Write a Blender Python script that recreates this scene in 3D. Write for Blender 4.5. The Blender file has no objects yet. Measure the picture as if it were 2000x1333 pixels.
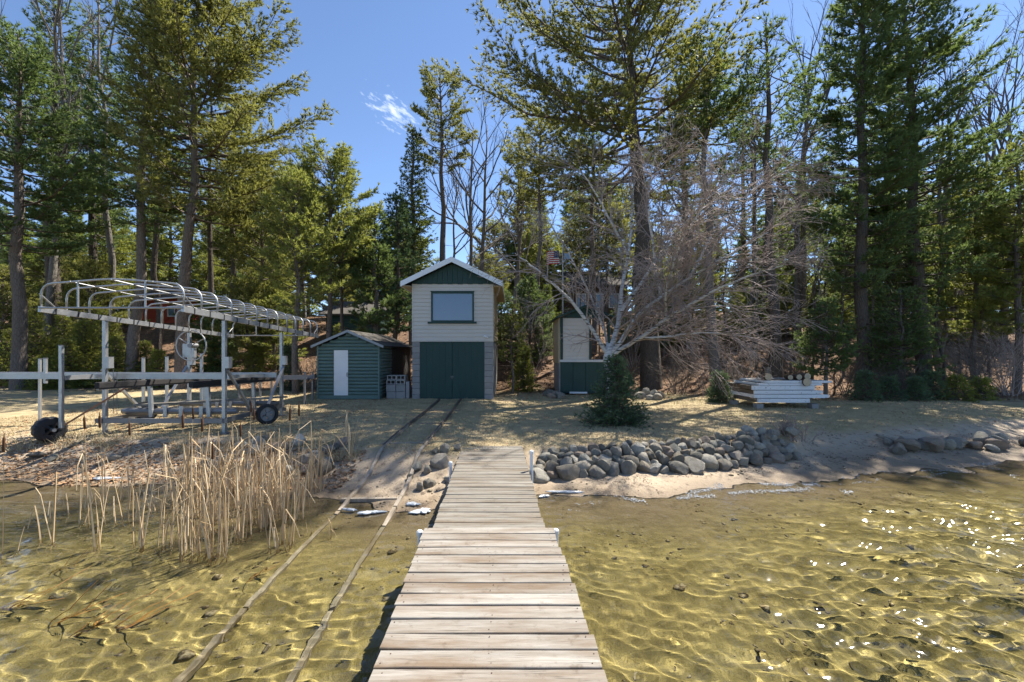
import bpy, bmesh, math, random
import numpy as np
from mathutils import Vector, Matrix

S = bpy.context.scene
R = math.radians
rnd = random.Random(7)
rng = np.random.default_rng(7)

# ------------------------------------------------------------------ camera
CAM_H, FPX, HOR = 2.1, 850.0, 690.0
cam = bpy.data.cameras.new('camera')
cam.sensor_width = 36.0
cam.lens = FPX / 2000 * 36
cam.shift_y = (HOR - 666.5) / 2000
cam.clip_start, cam.clip_end = 0.05, 3000
camo = bpy.data.objects.new('camera', cam)
S.collection.objects.link(camo)
camo.location = (0, 0, CAM_H)
camo.rotation_euler = (R(90), 0, 0)
S.camera = camo

# ------------------------------------------------------------------ sky and sun
SUN_AZ, SUN_EL = 43.0, 54.0            # degrees right of +Y, above the horizon
world = bpy.data.worlds.new('World')
S.world = world
world.use_nodes = True
wn, wl = world.node_tree.nodes, world.node_tree.links
wn.clear()
sky = wn.new('ShaderNodeTexSky')
sky.sky_type = 'NISHITA'
sky.sun_disc = False
sky.sun_elevation = R(SUN_EL)
sky.sun_rotation = R(SUN_AZ)
sky.altitude = 300
sky.air_density = 0.72
sky.dust_density = 0.05
sky.ozone_density = 3.2
# one small wisp of cloud, a soft noise patch fixed to a direction of the sky
tc = wn.new('ShaderNodeTexCoord')
sep = wn.new('ShaderNodeSeparateXYZ'); wl.new(tc.outputs['Generated'], sep.inputs[0])
def wmath(op, a, b=None, clamp=False):
    n = wn.new('ShaderNodeMath'); n.operation = op; n.use_clamp = clamp
    for i, v in enumerate((a, b)):
        if v is None: continue
        if isinstance(v, (int, float)): n.inputs[i].default_value = v
        else: wl.new(v, n.inputs[i])
    return n.outputs[0]
ysafe = wmath('MAXIMUM', sep.outputs['Y'], 0.05)
u = wmath('DIVIDE', sep.outputs['X'], ysafe)
v = wmath('DIVIDE', sep.outputs['Z'], ysafe)
du = wmath('DIVIDE', wmath('ADD', wmath('SUBTRACT', u, -0.272), wmath('MULTIPLY', wmath('SUBTRACT', v, 0.553), 0.75)), 0.045)
dv = wmath('DIVIDE', wmath('SUBTRACT', v, 0.553), 0.046)
rr = wmath('SQRT', wmath('ADD', wmath('MULTIPLY', du, du), wmath('MULTIPLY', dv, dv)))
cn = wn.new('ShaderNodeTexNoise'); cn.inputs['Scale'].default_value = 38; cn.inputs['Detail'].default_value = 8
cn.inputs['Roughness'].default_value = 0.6
comb = wn.new('ShaderNodeCombineXYZ'); wl.new(u, comb.inputs[0]); wl.new(wmath('ADD', wmath('MULTIPLY', v, 1.9), wmath('MULTIPLY', u, 1.1)), comb.inputs[1])
wl.new(comb.outputs[0], cn.inputs['Vector'])
cm = wmath('MULTIPLY', wmath('SUBTRACT', cn.outputs['Fac'], wmath('ADD', wmath('MULTIPLY', rr, 0.17), 0.36), clamp=True), 3.6, clamp=True)
cm = wmath('MULTIPLY', cm, 0.55)
cmix = wn.new('ShaderNodeMix'); cmix.data_type = 'RGBA'
wl.new(cm, cmix.inputs[0]); wl.new(sky.outputs[0], cmix.inputs[6]); cmix.inputs[7].default_value = (7.6, 7.9, 8.4, 1)
bg = wn.new('ShaderNodeBackground'); bg.inputs['Strength'].default_value = 0.095
wl.new(cmix.outputs[2], bg.inputs['Color'])
wo = wn.new('ShaderNodeOutputWorld'); wl.new(bg.outputs[0], wo.inputs[0])

sun = bpy.data.lights.new('sun', 'SUN')
sun.energy = 4.9
sun.angle = R(0.53)
sun.color = (1.0, 0.93, 0.82)
suno = bpy.data.objects.new('sun', sun)
S.collection.objects.link(suno)
sdir = Vector((math.sin(R(SUN_AZ)) * math.cos(R(SUN_EL)), math.cos(R(SUN_AZ)) * math.cos(R(SUN_EL)), math.sin(R(SUN_EL))))
suno.rotation_euler = sdir.to_track_quat('Z', 'Y').to_euler()
suno.location = (20, 18, 30)
sun.cycles.is_caustics_light = True

S.view_settings.view_transform = 'Standard'
S.view_settings.look = 'None'
S.view_settings.exposure = 1.35
S.view_settings.gamma = 1
S.view_settings.use_curve_mapping = False
S.render.engine = 'CYCLES'
S.cycles.use_denoising = True
S.cycles.max_bounces = 8
S.cycles.transparent_max_bounces = 16
S.cycles.caustics_refractive = True
S.cycles.caustics_reflective = False
S.cycles.sample_clamp_indirect = 6

# ------------------------------------------------------------------ helpers
COL = S.collection

def link(o, parent=None):
    COL.objects.link(o)
    if parent is not None: o.parent = parent
    return o

def tag(o, label=None, cat=None, group=None, kind=None):
    if label: o['label'] = label
    if cat: o['category'] = cat
    if group: o['group'] = group
    if kind: o['kind'] = kind
    return o

def thing(name, label, cat, loc=(0, 0, 0), rz=0.0, group=None):
    o = bpy.data.objects.new(name, None)
    o.empty_display_size = 0.2
    link(o)
    o.location = loc
    o.rotation_euler = (0, 0, rz)
    return tag(o, label, cat, group)

def px(x, Y):
    return (x - 1000) * Y / FPX

def pz(y, Y):
    return CAM_H - (y - HOR) * Y / FPX

class MB:
    """collects shapes into one mesh object"""
    def __init__(s):
        s.v, s.f, s.n = [], [], 0
    def add(s, v, f):
        s.v.append(np.asarray(v, dtype=np.float64).reshape(-1, 3))
        s.f += [tuple(i + s.n for i in q) for q in f]
        s.n += len(s.v[-1])
        return s
    def box(s, c, d, rot=None):
        x, y, z = d[0] / 2, d[1] / 2, d[2] / 2
        v = np.array([(-x, -y, -z), (x, -y, -z), (x, y, -z), (-x, y, -z), (-x, -y, z), (x, -y, z), (x, y, z), (-x, y, z)])
        if rot is not None: v = v @ np.array(rot.to_3x3()).T
        return s.add(v + np.array(c), [(0, 3, 2, 1), (4, 5, 6, 7), (0, 1, 5, 4), (1, 2, 6, 5), (2, 3, 7, 6), (3, 0, 4, 7)])
    def span(s, a, b):
        a, b = np.array(a), np.array(b)
        return s.box((a + b) / 2, np.abs(b - a))
    def bar(s, a, b, w, h, up=(0, 0, 1)):
        a, b = Vector(a), Vector(b)
        d = b - a; L = d.length; d.normalize()
        u_ = Vector(up)
        if abs(d.dot(u_)) > 0.98: u_ = Vector((0, 1, 0))
        sx = d.cross(u_).normalized(); uz = sx.cross(d).normalized()
        m = Matrix((sx, d, uz)).transposed()
        return s.box(tuple((a + b) / 2), (w, L, h), m)
    def tube(s, pts, r, n=8, cap=True):
        pts = [Vector(p) for p in pts]
        rs = r if hasattr(r, '__len__') else [r] * len(pts)
        vs, fs = [], []
        ref = None
        for i, p in enumerate(pts):
            d = (pts[min(i + 1, len(pts) - 1)] - pts[max(i - 1, 0)]).normalized()
            if ref is None:
                ref = Vector((0, 0, 1)) if abs(d.z) < 0.9 else Vector((1, 0, 0))
            a = d.cross(ref).normalized(); b = d.cross(a).normalized()
            ref = a.cross(d)
            for k in range(n):
                t = 2 * math.pi * k / n
                vs.append(p + (a * math.cos(t) + b * math.sin(t)) * rs[i])
        for i in range(len(pts) - 1):
            for k in range(n):
                k2 = (k + 1) % n
                fs.append((i * n + k, i * n + k2, (i + 1) * n + k2, (i + 1) * n + k))
        if cap:
            fs.append(tuple(range(n - 1, -1, -1)))
            fs.append(tuple((len(pts) - 1) * n + k for k in range(n)))
        return s.add([tuple(q) for q in vs], fs)
    def prism(s, poly, a, b, axis='y'):
        """poly of 2-D points extruded from a to b; axis y: (x,z); axis x: (y,z)"""
        n = len(poly)
        mk = (lambda p, t: (p[0], t, p[1])) if axis == 'y' else ((lambda p, t: (t, p[0], p[1])) if axis == 'x' else (lambda p, t: (p[0], p[1], t)))
        v = [mk(p, a) for p in poly] + [mk(p, b) for p in poly]
        f = [tuple(range(n)), tuple(range(2 * n - 1, n - 1, -1))]
        f += [(i, i + n, (i + 1) % n + n, (i + 1) % n) for i in range(n)]
        return s.add(v, f)
    def build(s, name, mat, parent=None, smooth=False, bevel=0.0, origin=None):
        me = bpy.data.meshes.new(name)
        v = np.concatenate(s.v)
        if origin is not None: v = v - np.array(origin)
        me.from_pydata(v.tolist(), [], s.f)
        bm = bmesh.new(); bm.from_mesh(me)
        bmesh.ops.recalc_face_normals(bm, faces=bm.faces)
        bm.to_mesh(me); bm.free()
        if mat: me.materials.append(mat)
        if smooth: me.polygons.foreach_set('use_smooth', [True] * len(me.polygons))
        o = bpy.data.objects.new(name, me)
        link(o, parent)
        if origin is not None: o.location = origin
        if bevel:
            m = o.modifiers.new('bevel', 'BEVEL'); m.width = bevel; m.segments = 2; m.limit_method = 'ANGLE'
        return o

def np_mesh(name, verts, faces, mat, parent=None, smooth=False, nside=3):
    """verts (N,3), faces (M,nside) numpy -> object"""
    me = bpy.data.meshes.new(name)
    nv, nf = len(verts), len(faces)
    me.vertices.add(nv); me.vertices.foreach_set('co', np.ascontiguousarray(verts, dtype=np.float32).ravel())
    me.loops.add(nf * nside); me.loops.foreach_set('vertex_index', np.ascontiguousarray(faces, dtype=np.int32).ravel())
    me.polygons.add(nf)
    me.polygons.foreach_set('loop_start', np.arange(0, nf * nside, nside, dtype=np.int32))
    me.polygons.foreach_set('loop_total', np.full(nf, nside, dtype=np.int32))
    if smooth: me.polygons.foreach_set('use_smooth', np.ones(nf, dtype=bool))
    me.update(calc_edges=True); me.validate()
    if mat: me.materials.append(mat)
    o = bpy.data.objects.new(name, me)
    return link(o, parent)

def share(o, parent, loc=None, rot=None):
    c = o.copy(); COL.objects.link(c); c.parent = parent
    if loc is not None: c.location = loc
    if rot is not None: c.rotation_euler = rot
    return c

# ------------------------------------------------------------------ materials
class NT:
    def __init__(s, name):
        s.m = bpy.data.materials.new(name); s.m.use_nodes = True
        s.t = s.m.node_tree; s.t.nodes.clear()
        s.out = s.t.nodes.new('ShaderNodeOutputMaterial')
    def n(s, typ, **kw):
        nd = s.t.nodes.new('ShaderNode' + typ)
        for k, val in kw.items():
            if k in ('operation', 'data_type', 'blend_type', 'use_clamp', 'feature', 'attribute_name', 'noise_dimensions', 'wave_type', 'bands_direction', 'clamp_factor', 'distance'):
                setattr(nd, k, val)
            else: s.set(nd, k.replace('_', ' '), val)
        return nd
    def set(s, nd, k, val):
        inp = nd.inputs[k] if k in nd.inputs else nd.inputs[k.title()]
        if isinstance(val, bpy.types.NodeSocket): s.t.links.new(val, inp)
        else: inp.default_value = val
    def math(s, op, a, b=0.0, clamp=False):
        nd = s.t.nodes.new('ShaderNodeMath'); nd.operation = op; nd.use_clamp = clamp
        for i, val in enumerate((a, b)):
            if isinstance(val, bpy.types.NodeSocket): s.t.links.new(val, nd.inputs[i])
            else: nd.inputs[i].default_value = val
        return nd.outputs[0]
    def mix(s, f, a, b, blend='MIX'):
        nd = s.t.nodes.new('ShaderNodeMix'); nd.data_type = 'RGBA'; nd.blend_type = blend
        for i, val in ((0, f), (6, a), (7, b)):
            if isinstance(val, bpy.types.NodeSocket): s.t.links.new(val, nd.inputs[i])
            else: nd.inputs[i].default_value = (val if i == 0 else (tuple(val) + (1,))[:4])
        return nd.outputs[2]
    def ramp(s, f, stops):
        nd = s.t.nodes.new('ShaderNodeValToRGB')
        s.t.links.new(f, nd.inputs[0])
        e = nd.color_ramp.elements
        while len(e) < len(stops): e.new(0.5)
        for el, (p, c) in zip(e, stops):
            el.position = p
            el.color = (tuple(c) + (1,))[:4] if hasattr(c, '__len__') else (c, c, c, 1)
        return nd.outputs[0]
    def coord(s, kind='Object', scale=(1, 1, 1), rot=(0, 0, 0)):
        if kind == 'World':
            g = s.t.nodes.new('ShaderNodeNewGeometry'); o = g.outputs['Position']
        else:
            t = s.t.nodes.new('ShaderNodeTexCoord'); o = t.outputs[kind]
        mp = s.t.nodes.new('ShaderNodeMapping'); s.t.links.new(o, mp.inputs[0])
        mp.inputs['Scale'].default_value = scale; mp.inputs['Rotation'].default_value = rot
        return mp.outputs[0]
    def noise(s, vec, scale, detail=4, rough=0.55, dist=0.0):
        nd = s.n('TexNoise', Scale=scale, Detail=detail, Roughness=rough, Distortion=dist)
        s.t.links.new(vec, nd.inputs['Vector'])
        return nd.outputs['Fac']
    def rand(s):
        return s.t.nodes.new('ShaderNodeObjectInfo').outputs['Random']
    def addrand(s, vec, k=37.0):
        nd = s.t.nodes.new('ShaderNodeVectorMath'); nd.operation = 'ADD'
        s.t.links.new(vec, nd.inputs[0])
        c = s.t.nodes.new('ShaderNodeCombineXYZ')
        r_ = s.math('MULTIPLY', s.rand(), k)
        for i in range(3): s.t.links.new(r_, c.inputs[i])
        s.t.links.new(c.outputs[0], nd.inputs[1])
        return nd.outputs[0]
    def bump(s, h, strength=0.3, dist=0.01):
        nd = s.n('Bump', Strength=strength, Distance=dist); s.t.links.new(h, nd.inputs['Height'])
        return nd.outputs[0]
    def bsdf(s, color, rough=0.8, normal=None, metal=0.0, spec=0.3, **kw):
        b = s.t.nodes.new('ShaderNodeBsdfPrincipled')
        for k, val in (('Base Color', color), ('Roughness', rough), ('Metallic', metal), ('Specular IOR Level', spec)):
            if isinstance(val, bpy.types.NodeSocket): s.t.links.new(val, b.inputs[k])
            else: b.inputs[k].default_value = (tuple(val) + (1,))[:4] if k == 'Base Color' else val
        if normal: s.t.links.new(normal, b.inputs['Normal'])
        for k, val in kw.items(): b.inputs[k.replace('_', ' ')].default_value = val
        return b
    def done(s, sh):
        s.t.links.new(sh.outputs[0] if hasattr(sh, 'outputs') else sh, s.out.inputs['Surface'])
        return s.m

def painted(name, col, rough=0.6, var=0.25, scale=3.0, wear=None, spec=0.3):
    t = NT(name); c = t.addrand(t.coord('Object'))
    n1 = t.noise(c, scale, 6); n2 = t.noise(c, scale * 14, 3)
    dark = tuple(q * (1 - var) for q in col); lite = tuple(min(1, q * (1 + var)) for q in col)
    k = t.mix(n1, dark, lite)
    if wear:
        w = t.ramp(t.noise(c, scale * 5, 8, 0.7), [(0.60, 0.0), (0.66, 1.0)])
        k = t.mix(w, k, wear)
    return t.done(t.bsdf(k, rough, t.bump(n2, 0.15, 0.004), spec=spec))

def metal(name, col=(0.55, 0.56, 0.57), rough=0.42):
    t = NT(name); c = t.addrand(t.coord('Object'))
    n1 = t.noise(c, 5, 6, 0.65); n2 = t.noise(c, 30, 4)
    k = t.mix(n1, tuple(q * 0.62 for q in col), col)
    rg = t.math('ADD', t.math('MULTIPLY', n2, 0.25), rough - 0.1)
    return t.done(t.bsdf(k, rg, t.bump(n2, 0.08, 0.003), metal=0.75))

def wood(name, a, b, stain, axis=0, rough=0.85, white=0.0):
    """weathered boards, grain along one object axis"""
    t = NT(name)
    sc = [28, 28, 28]; sc[axis] = 1.3
    c = t.addrand(t.coord('Object', tuple(sc)))
    g1 = t.noise(c, 1.0, 8, 0.65, 0.6); g2 = t.noise(c, 4.0, 5, 0.6)
    sc2 = [5, 5, 5]; sc2[axis] = 1.1
    c2 = t.addrand(t.coord('Object', tuple(sc2)), 91.0)
    st = t.ramp(t.noise(c2, 1.0, 6, 0.62), [(0.44, 0.0), (0.68, 1.0)])
    k = t.mix(t.ramp(g1, [(0.3, 0.0), (0.7, 1.0)]), a, b)
    k = t.mix(t.math('MULTIPLY', st, 0.8), k, stain)
    sp = t.ramp(t.noise(t.addrand(t.coord('Object'), 13.0), 9.0, 7, 0.75), [(0.56, 0.0), (0.70, 0.55)])
    k = t.mix(sp, k, tuple(q * 0.5 for q in stain))
    k = t.mix(t.ramp(g2, [(0.30, 0.75), (0.42, 0.0)]), k, tuple(q * 0.35 for q in a))
    k = t.mix(t.math('MULTIPLY', t.rand(), 0.28), k, tuple(q * 0.45 for q in stain))
    return t.done(t.bsdf(k, rough, t.bump(t.math('ADD', g1, g2), 0.45, 0.004), spec=0.2))

M = {}
M['dock'] = wood('dock_wood', (0.215, 0.20, 0.175), (0.375, 0.355, 0.32), (0.15, 0.10, 0.06))
M['dock_far'] = wood('dock_wood_grey', (0.165, 0.155, 0.135), (0.285, 0.27, 0.24), (0.125, 0.09, 0.055))
M['dock_under'] = wood('dock_frame_wood', (0.16, 0.13, 0.10), (0.27, 0.23, 0.18), (0.08, 0.06, 0.04), axis=1)
M['rail_wood'] = wood('rail_timber', (0.28, 0.24, 0.19), (0.50, 0.44, 0.36), (0.20, 0.145, 0.09), axis=1)
M['rail_steel'] = metal('rail_steel', (0.20, 0.19, 0.19), 0.5)
M['alu'] = metal('galvanised_aluminium', (0.48, 0.49, 0.50), 0.45)
M['alu_dull'] = metal('dull_aluminium', (0.25, 0.255, 0.27), 0.5)
M['white_paint'] = painted('white_paint', (0.72, 0.73, 0.74), 0.55, 0.1)
M['white_flaky'] = painted('flaking_white_paint', (0.70, 0.72, 0.74), 0.65, 0.12, 3.0, wear=(0.24, 0.22, 0.20))
M['green'] = painted('dark_green_paint', (0.019, 0.052, 0.046), 0.55, 0.25, 2.0)
M['green_log'] = painted('green_log_siding', (0.10, 0.162, 0.148), 0.6, 0.22, 2.5)
M['green_trim'] = painted('green_trim', (0.11, 0.175, 0.16), 0.6, 0.15, 2.5)
M['siding'] = painted('grey_vinyl_siding', (0.56, 0.52, 0.465), 0.6, 0.09, 1.5)
M['tan'] = painted('tan_plywood_and_lit_siding', (0.50, 0.40, 0.26), 0.75, 0.15, 2.0)
M['fascia'] = painted('white_fascia', (0.74, 0.77, 0.80), 0.5, 0.08, 2.0)
M['grey_trim'] = painted('grey_roof_edge', (0.30, 0.33, 0.35), 0.6, 0.12, 3.0)
M['dark_wood'] = painted('dark_boards', (0.045, 0.042, 0.04), 0.8, 0.3, 4.0)
M['brown_wall'] = painted('brown_siding', (0.12, 0.075, 0.048), 0.8, 0.2, 2.0)
M['red_wall'] = painted('red_siding', (0.42, 0.075, 0.045), 0.8, 0.25, 2.0)
M['log_bark'] = painted('log_bark', (0.12, 0.085, 0.06), 0.9, 0.4, 12.0)
M['log_end'] = painted('log_end', (0.50, 0.40, 0.27), 0.85, 0.3, 14.0)
M['black'] = painted('black_rubber', (0.022, 0.022, 0.024), 0.65, 0.25, 8.0)
M['bunk'] = painted('dark_bunk_carpet', (0.035, 0.033, 0.033), 0.95, 0.3, 9.0)
M['cap'] = painted('white_plastic', (0.78, 0.79, 0.80), 0.4, 0.05)
M['nail'] = painted('rusty_nail', (0.07, 0.045, 0.035), 0.7, 0.2, 30)
M['rust'] = painted('rusty_strut', (0.30, 0.15, 0.09), 0.8, 0.3, 12)
M['chalk'] = painted('pale_threshold', (0.55, 0.56, 0.56), 0.8, 0.1)

def block_mat():
    t = NT('concrete_block'); c = t.addrand(t.coord('Object'))
    n1 = t.noise(c, 4, 6); n2 = t.noise(c, 60, 4, 0.7)
    k = t.mix(n1, (0.20, 0.195, 0.19), (0.36, 0.355, 0.345))
    k = t.mix(t.math('MULTIPLY', t.rand(), 0.35), k, (0.15, 0.15, 0.155))
    return t.done(t.bsdf(k, 0.95, t.bump(n2, 0.5, 0.004), spec=0.15))
M['block'] = block_mat()

def shingle_mat():
    t = NT('asphalt_shingle'); c = t.coord('Object')
    n1 = t.noise(c, 3, 5); n2 = t.noise(c, 90, 3, 0.7)
    k = t.mix(t.rand(), (0.05, 0.048, 0.05), (0.10, 0.095, 0.09))
    k = t.mix(n1, k, (0.13, 0.12, 0.105))
    return t.done(t.bsdf(k, 0.95, t.bump(n2, 0.5, 0.005), spec=0.1))
M['shingle'] = shingle_mat()

def rock_mat():
    t = NT('fieldstone'); c = t.addrand(t.coord('Object'), 51.0)
    n1 = t.noise(c, 3.5, 7, 0.62); n2 = t.noise(c, 26, 6, 0.7); n3 = t.noise(c, 9, 5, 0.6, 1.5)
    r_ = t.rand()
    base = t.ramp(r_, [(0.0, (0.17, 0.165, 0.145)), (0.14, (0.37, 0.335, 0.265)), (0.28, (0.085, 0.085, 0.075)), (0.42, (0.46, 0.43, 0.36)), (0.55, (0.20, 0.165, 0.12)), (0.68, (0.31, 0.295, 0.25)), (0.80, (0.34, 0.25, 0.19)), (0.90, (0.12, 0.125, 0.105)), (1.0, (0.55, 0.53, 0.47))])
    k = t.mix(t.ramp(n1, [(0.38, 0.0), (0.75, 0.35)]), base, (0.40, 0.37, 0.31))
    k = t.mix(t.ramp(t.noise(c, 1.4, 5, 0.6), [(0.50, 0.0), (0.66, 0.45)]), k, (0.16, 0.13, 0.085))
    k = t.mix(t.ramp(n3, [(0.55, 0.0), (0.63, 0.5)]), k, (0.10, 0.095, 0.085))
    k = t.mix(t.ramp(n2, [(0.62, 0.0), (0.70, 0.35)]), k, (0.48, 0.47, 0.43))
    return t.done(t.bsdf(k, 0.85, t.bump(t.math('ADD', n2, n3), 0.9, 0.02), spec=0.25))
M['rock'] = rock_mat()

def glass_pane():
    t = NT('window_blind_glass')
    c = t.coord('Object'); n = t.noise(c, 1.2, 2)
    k = t.mix(n, (0.13, 0.20, 0.29), (0.16, 0.24, 0.34))
    b = t.bsdf(k, 0.08, spec=0.6)
    return t.done(b)
M['pane'] = glass_pane()

# ------------------------------------------------------------------ terrain
def smooth(a, b, x):
    t = np.clip((x - a) / (b - a), 0, 1)
    return t * t * (3 - 2 * t)

_wr = np.random.default_rng(3)
_gw = [(_wr.uniform(0, 2 * math.pi), _wr.uniform(0, 2 * math.pi)) for _ in range(24)]
def gnoise(X, Y, base, octaves=4):
    z = 0.0
    for i in range(octaves):
        for j in range(3):
            a, p = _gw[(i * 3 + j) % 24]
            k = 2 * math.pi / base * (1.83 ** i)
            z = z + np.sin(k * (X * math.cos(a) + Y * math.sin(a)) + p + 0.9 * np.sin(k * 0.47 * (X * math.sin(a) - Y * math.cos(a)) + p)) / (1.9 ** i)
    return z / 4.0

SHX = [-300, -30, -14, -8, -5, -3.6, -2.6, -1.8, -0.6, 0.6, 2.0, 3.6, 5.0, 6.5, 8.5, 11, 16, 30, 300]
SHY = [12, 9.5, 7.4, 7.0, 6.75, 6.45, 6.2, 5.75, 5.95, 6.35, 6.35, 6.75, 7.15, 7.5, 8.0, 8.7, 10.2, 15, 30]
HX = [-300, -40, -12, -8, -6, 4, 7, 13, 40, 300]
HY = [24, 21, 20, 19, 18, 18, 17.0, 16.0, 18, 24]
def shore(X):
    return np.interp(X, SHX, SHY) + 0.10 * np.sin(X * 2.1 + 0.4) + 0.05 * np.sin(X * 5.3)

def ground(X, Y):
    X = np.asarray(X, dtype=np.float64); Y = np.asarray(Y, dtype=np.float64)
    t = Y - shore(X)
    bed = np.maximum(0.085 * t, -1.6 + 0.0 * t) - 0.02
    bed = np.where(t < -30, -1.6, bed)
    # the sandy strip, then the bank; gentler where the rails run
    wall = smooth(0.2, 0.9, X) * (1 - smooth(5.4, 6.6, X))
    wide = smooth(5.6, 7.0, X) * (1 - smooth(14, 20, X))
    b0 = 0.75 + 0.50 * wall; b1 = 1.9 - 0.20 * wall + 0.55 * wide
    land = 0.10 * np.clip(t, 0, 1.0) + 0.28 * smooth(b0, b1, t) + 0.012 * np.clip(Y - 8, 0, 12)
    hy = np.interp(X, HX, HY)
    h = np.maximum(Y - hy, 0)
    hill = 0.36 * (np.sqrt(h * h + 2.0) - math.sqrt(2.0))
    hill = np.where(hill > 3.0, 3.0 + 2.6 * (1 - np.exp(-(hill - 3.0) / 2.6)), hill) + 0.03 * np.maximum(h - 20, 0)
    z = np.where(t < 0, bed - 0.0, land + hill)
    z = np.where(np.abs(t) < 0.25, np.interp(np.clip(t, -.25, .25), [-.25, .25], [-0.041, 0.027]), z)
    rough = 0.012 * gnoise(X, Y, 1.1, 3) + 0.02 * gnoise(X + 7, Y - 3, 3.7, 3) * smooth(0.5, 2, np.abs(t))
    rough = rough + 0.16 * gnoise(X * .7, Y * .7, 5.0, 4) * smooth(0.8, 5, h)
    return z + rough
def gz(x, y):
    return float(ground(np.array([x]), np.array([y]))[0])

def warp_axis(dense0, dense1, step, far0, far1, grow=1.13):
    a = list(np.arange(dense0, dense1 + 1e-6, step))
    s, p = step, dense1
    while p < far1:
        s *= grow; p += s; a.append(min(p, far1))
    s, p = step, dense0
    lo = []
    while p > far0:
        s *= grow; p -= s; lo.append(max(p, far0))
    return np.array(lo[::-1] + a)

def grid_mesh(name, xs, ys, zf, mat, smooth_=True):
    X, Y = np.meshgrid(xs, ys)
    Z = zf(X, Y)
    nx, ny = len(xs), len(ys)
    i = (np.arange(ny - 1)[:, None] * nx + np.arange(nx - 1)[None, :]).ravel()
    F = np.stack([i, i + 1, i + 1 + nx, i + nx], 1)
    o = np_mesh(name, np.stack([X.ravel(), Y.ravel(), Z.ravel()], 1), F, mat, smooth=smooth_, nside=4)
    return o, X.ravel(), Y.ravel(), Z.ravel()

def ground_mat():
    t = NT('shore_ground')
    w = t.coord('World')
    def att(n):
        nd = t.t.nodes.new('ShaderNodeAttribute'); nd.attribute_name = n; return nd.outputs['Fac']
    nb = t.noise(w, 0.55, 5); nm = t.noise(w, 2.6, 6, 0.6); nf = t.noise(w, 24, 6, 0.7); nv = t.noise(w, 90, 4, 0.7)
    # lake bed: olive sand with weed and dark detritus
    bed = t.mix(t.ramp(nm, [(0.30, 0.0), (0.70, 1.0)]), (0.20, 0.16, 0.062), (0.42, 0.34, 0.15))
    bed = t.mix(t.ramp(t.noise(w, 1.3, 7, 0.7), [(0.50, 0.0), (0.70, 0.8)]), bed, (0.15, 0.13, 0.055))
    bed = t.mix(t.ramp(t.noise(w, 13, 6, 0.75), [(0.60, 0.0), (0.72, 0.8)]), bed, (0.10, 0.065, 0.025))
    bed = t.mix(t.ramp(t.noise(w, 4.5, 8, 0.75, .8), [(0.50, 0.0), (0.66, 0.7)]), bed, (0.11, 0.088, 0.035))
    bed = t.mix(t.math('MULTIPLY', att('bed_shade'), t.ramp(t.noise(w, 2.2, 6, .7), [(.35, .45), (.62, 1.0)])), bed, (0.045, 0.045, 0.026))  # painted tree shade darkens the bed
    # beach sand, wetter at the waterline
    sand = t.mix(nf, (0.33, 0.255, 0.175), (0.52, 0.43, 0.32))
    sand = t.mix(t.ramp(t.noise(w, 6.5, 8, 0.72), [(0.54, 0.0), (0.64, 0.75)]), sand, (0.085, 0.06, 0.042))
    sand = t.mix(t.ramp(nv, [(0.62, 0.0), (0.7, 0.5)]), sand, (0.10, 0.08, 0.06))
    sand = t.mix(t.math('MULTIPLY', att('wet'), 0.62), sand, (0.115, 0.075, 0.038))
    # dry lawn with moss
    lawn = t.mix(nf, (0.30, 0.235, 0.13), (0.55, 0.45, 0.27))
    lawn = t.mix(t.ramp(nm, [(0.40, 0.0), (0.7, 0.55)]), lawn, (0.165, 0.115, 0.06))
    lawn = t.mix(t.ramp(t.noise(w, 0.9, 6, 0.65), [(0.50, 0.0), (0.68, 0.5)]), lawn, (0.165, 0.165, 0.06))
    # leaf litter on the slope
    lit = t.mix(t.ramp(nf, [(0.3, 0.0), (0.7, 1.0)]), (0.095, 0.056, 0.034), (0.30, 0.185, 0.11))
    lit = t.mix(t.ramp(nm, [(0.40, 0.0), (0.66, 0.8)]), lit, (0.06, 0.04, 0.028))
    lit = t.mix(t.ramp(nv, [(0.60, 0.0), (0.72, 0.5)]), lit, (0.46, 0.30, 0.18))
    k = t.mix(att('land'), bed, sand)
    k = t.mix(att('lawn'), k, lawn)
    k = t.mix(att('litter'), k, lit)
    h = t.math('ADD', nf, t.math('MULTIPLY', nv, 0.6))
    rg = t.math('SUBTRACT', 0.95, t.math('MULTIPLY', att('wet'), 0.45))
    return t.done(t.bsdf(k, rg, t.bump(h, 0.7, 0.03), spec=0.25))

gxs = warp_axis(-12.0, 14.0, 0.14, -420, 420)
gys = warp_axis(1.0, 23.0, 0.14, -220, 700)
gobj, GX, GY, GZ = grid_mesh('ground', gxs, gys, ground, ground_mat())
tag(gobj, kind='structure')
tt = GY - shore(GX)
edge = 0.35 * gnoise(GX, GY, 1.6, 4)
hyv = np.interp(GX, HX, HY)
rail_gap = np.exp(-((GX + 1.95) / 1.1) ** 2)
lawn_t = 1.55 + 0.45 * smooth(5.6, 7, GX) + 0.35 * rail_gap + 0.5 * (GX < -4)
masks = {
    'bed_shade': np.clip(smooth(-3.2, -6.2, GX) * smooth(-3.2, -1.0, tt) + .8 * np.exp(-((GX - 1.4) / .9) ** 2) * smooth(-1.7, -.2, tt), 0, 1),  # tree shade and reflection put into bed colour; shadow and dirt beside the dock
    'land': smooth(-1.7, 0.0, tt + edge * .6),
    'wet': (1 - smooth(0.10, 0.7 + .9 * smooth(4.0, 6.5, GX), tt + edge * .5)),
    'lawn': smooth(lawn_t - .25, lawn_t + .25, tt + edge),
    'litter': smooth(-1.0, 0.7, GY - hyv + edge * 3 + 0.8 * (np.abs(GX) > 7)),
}
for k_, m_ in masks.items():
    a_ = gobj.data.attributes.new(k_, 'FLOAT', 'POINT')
    a_.data.foreach_set('value', m_.astype(np.float32))
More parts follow.
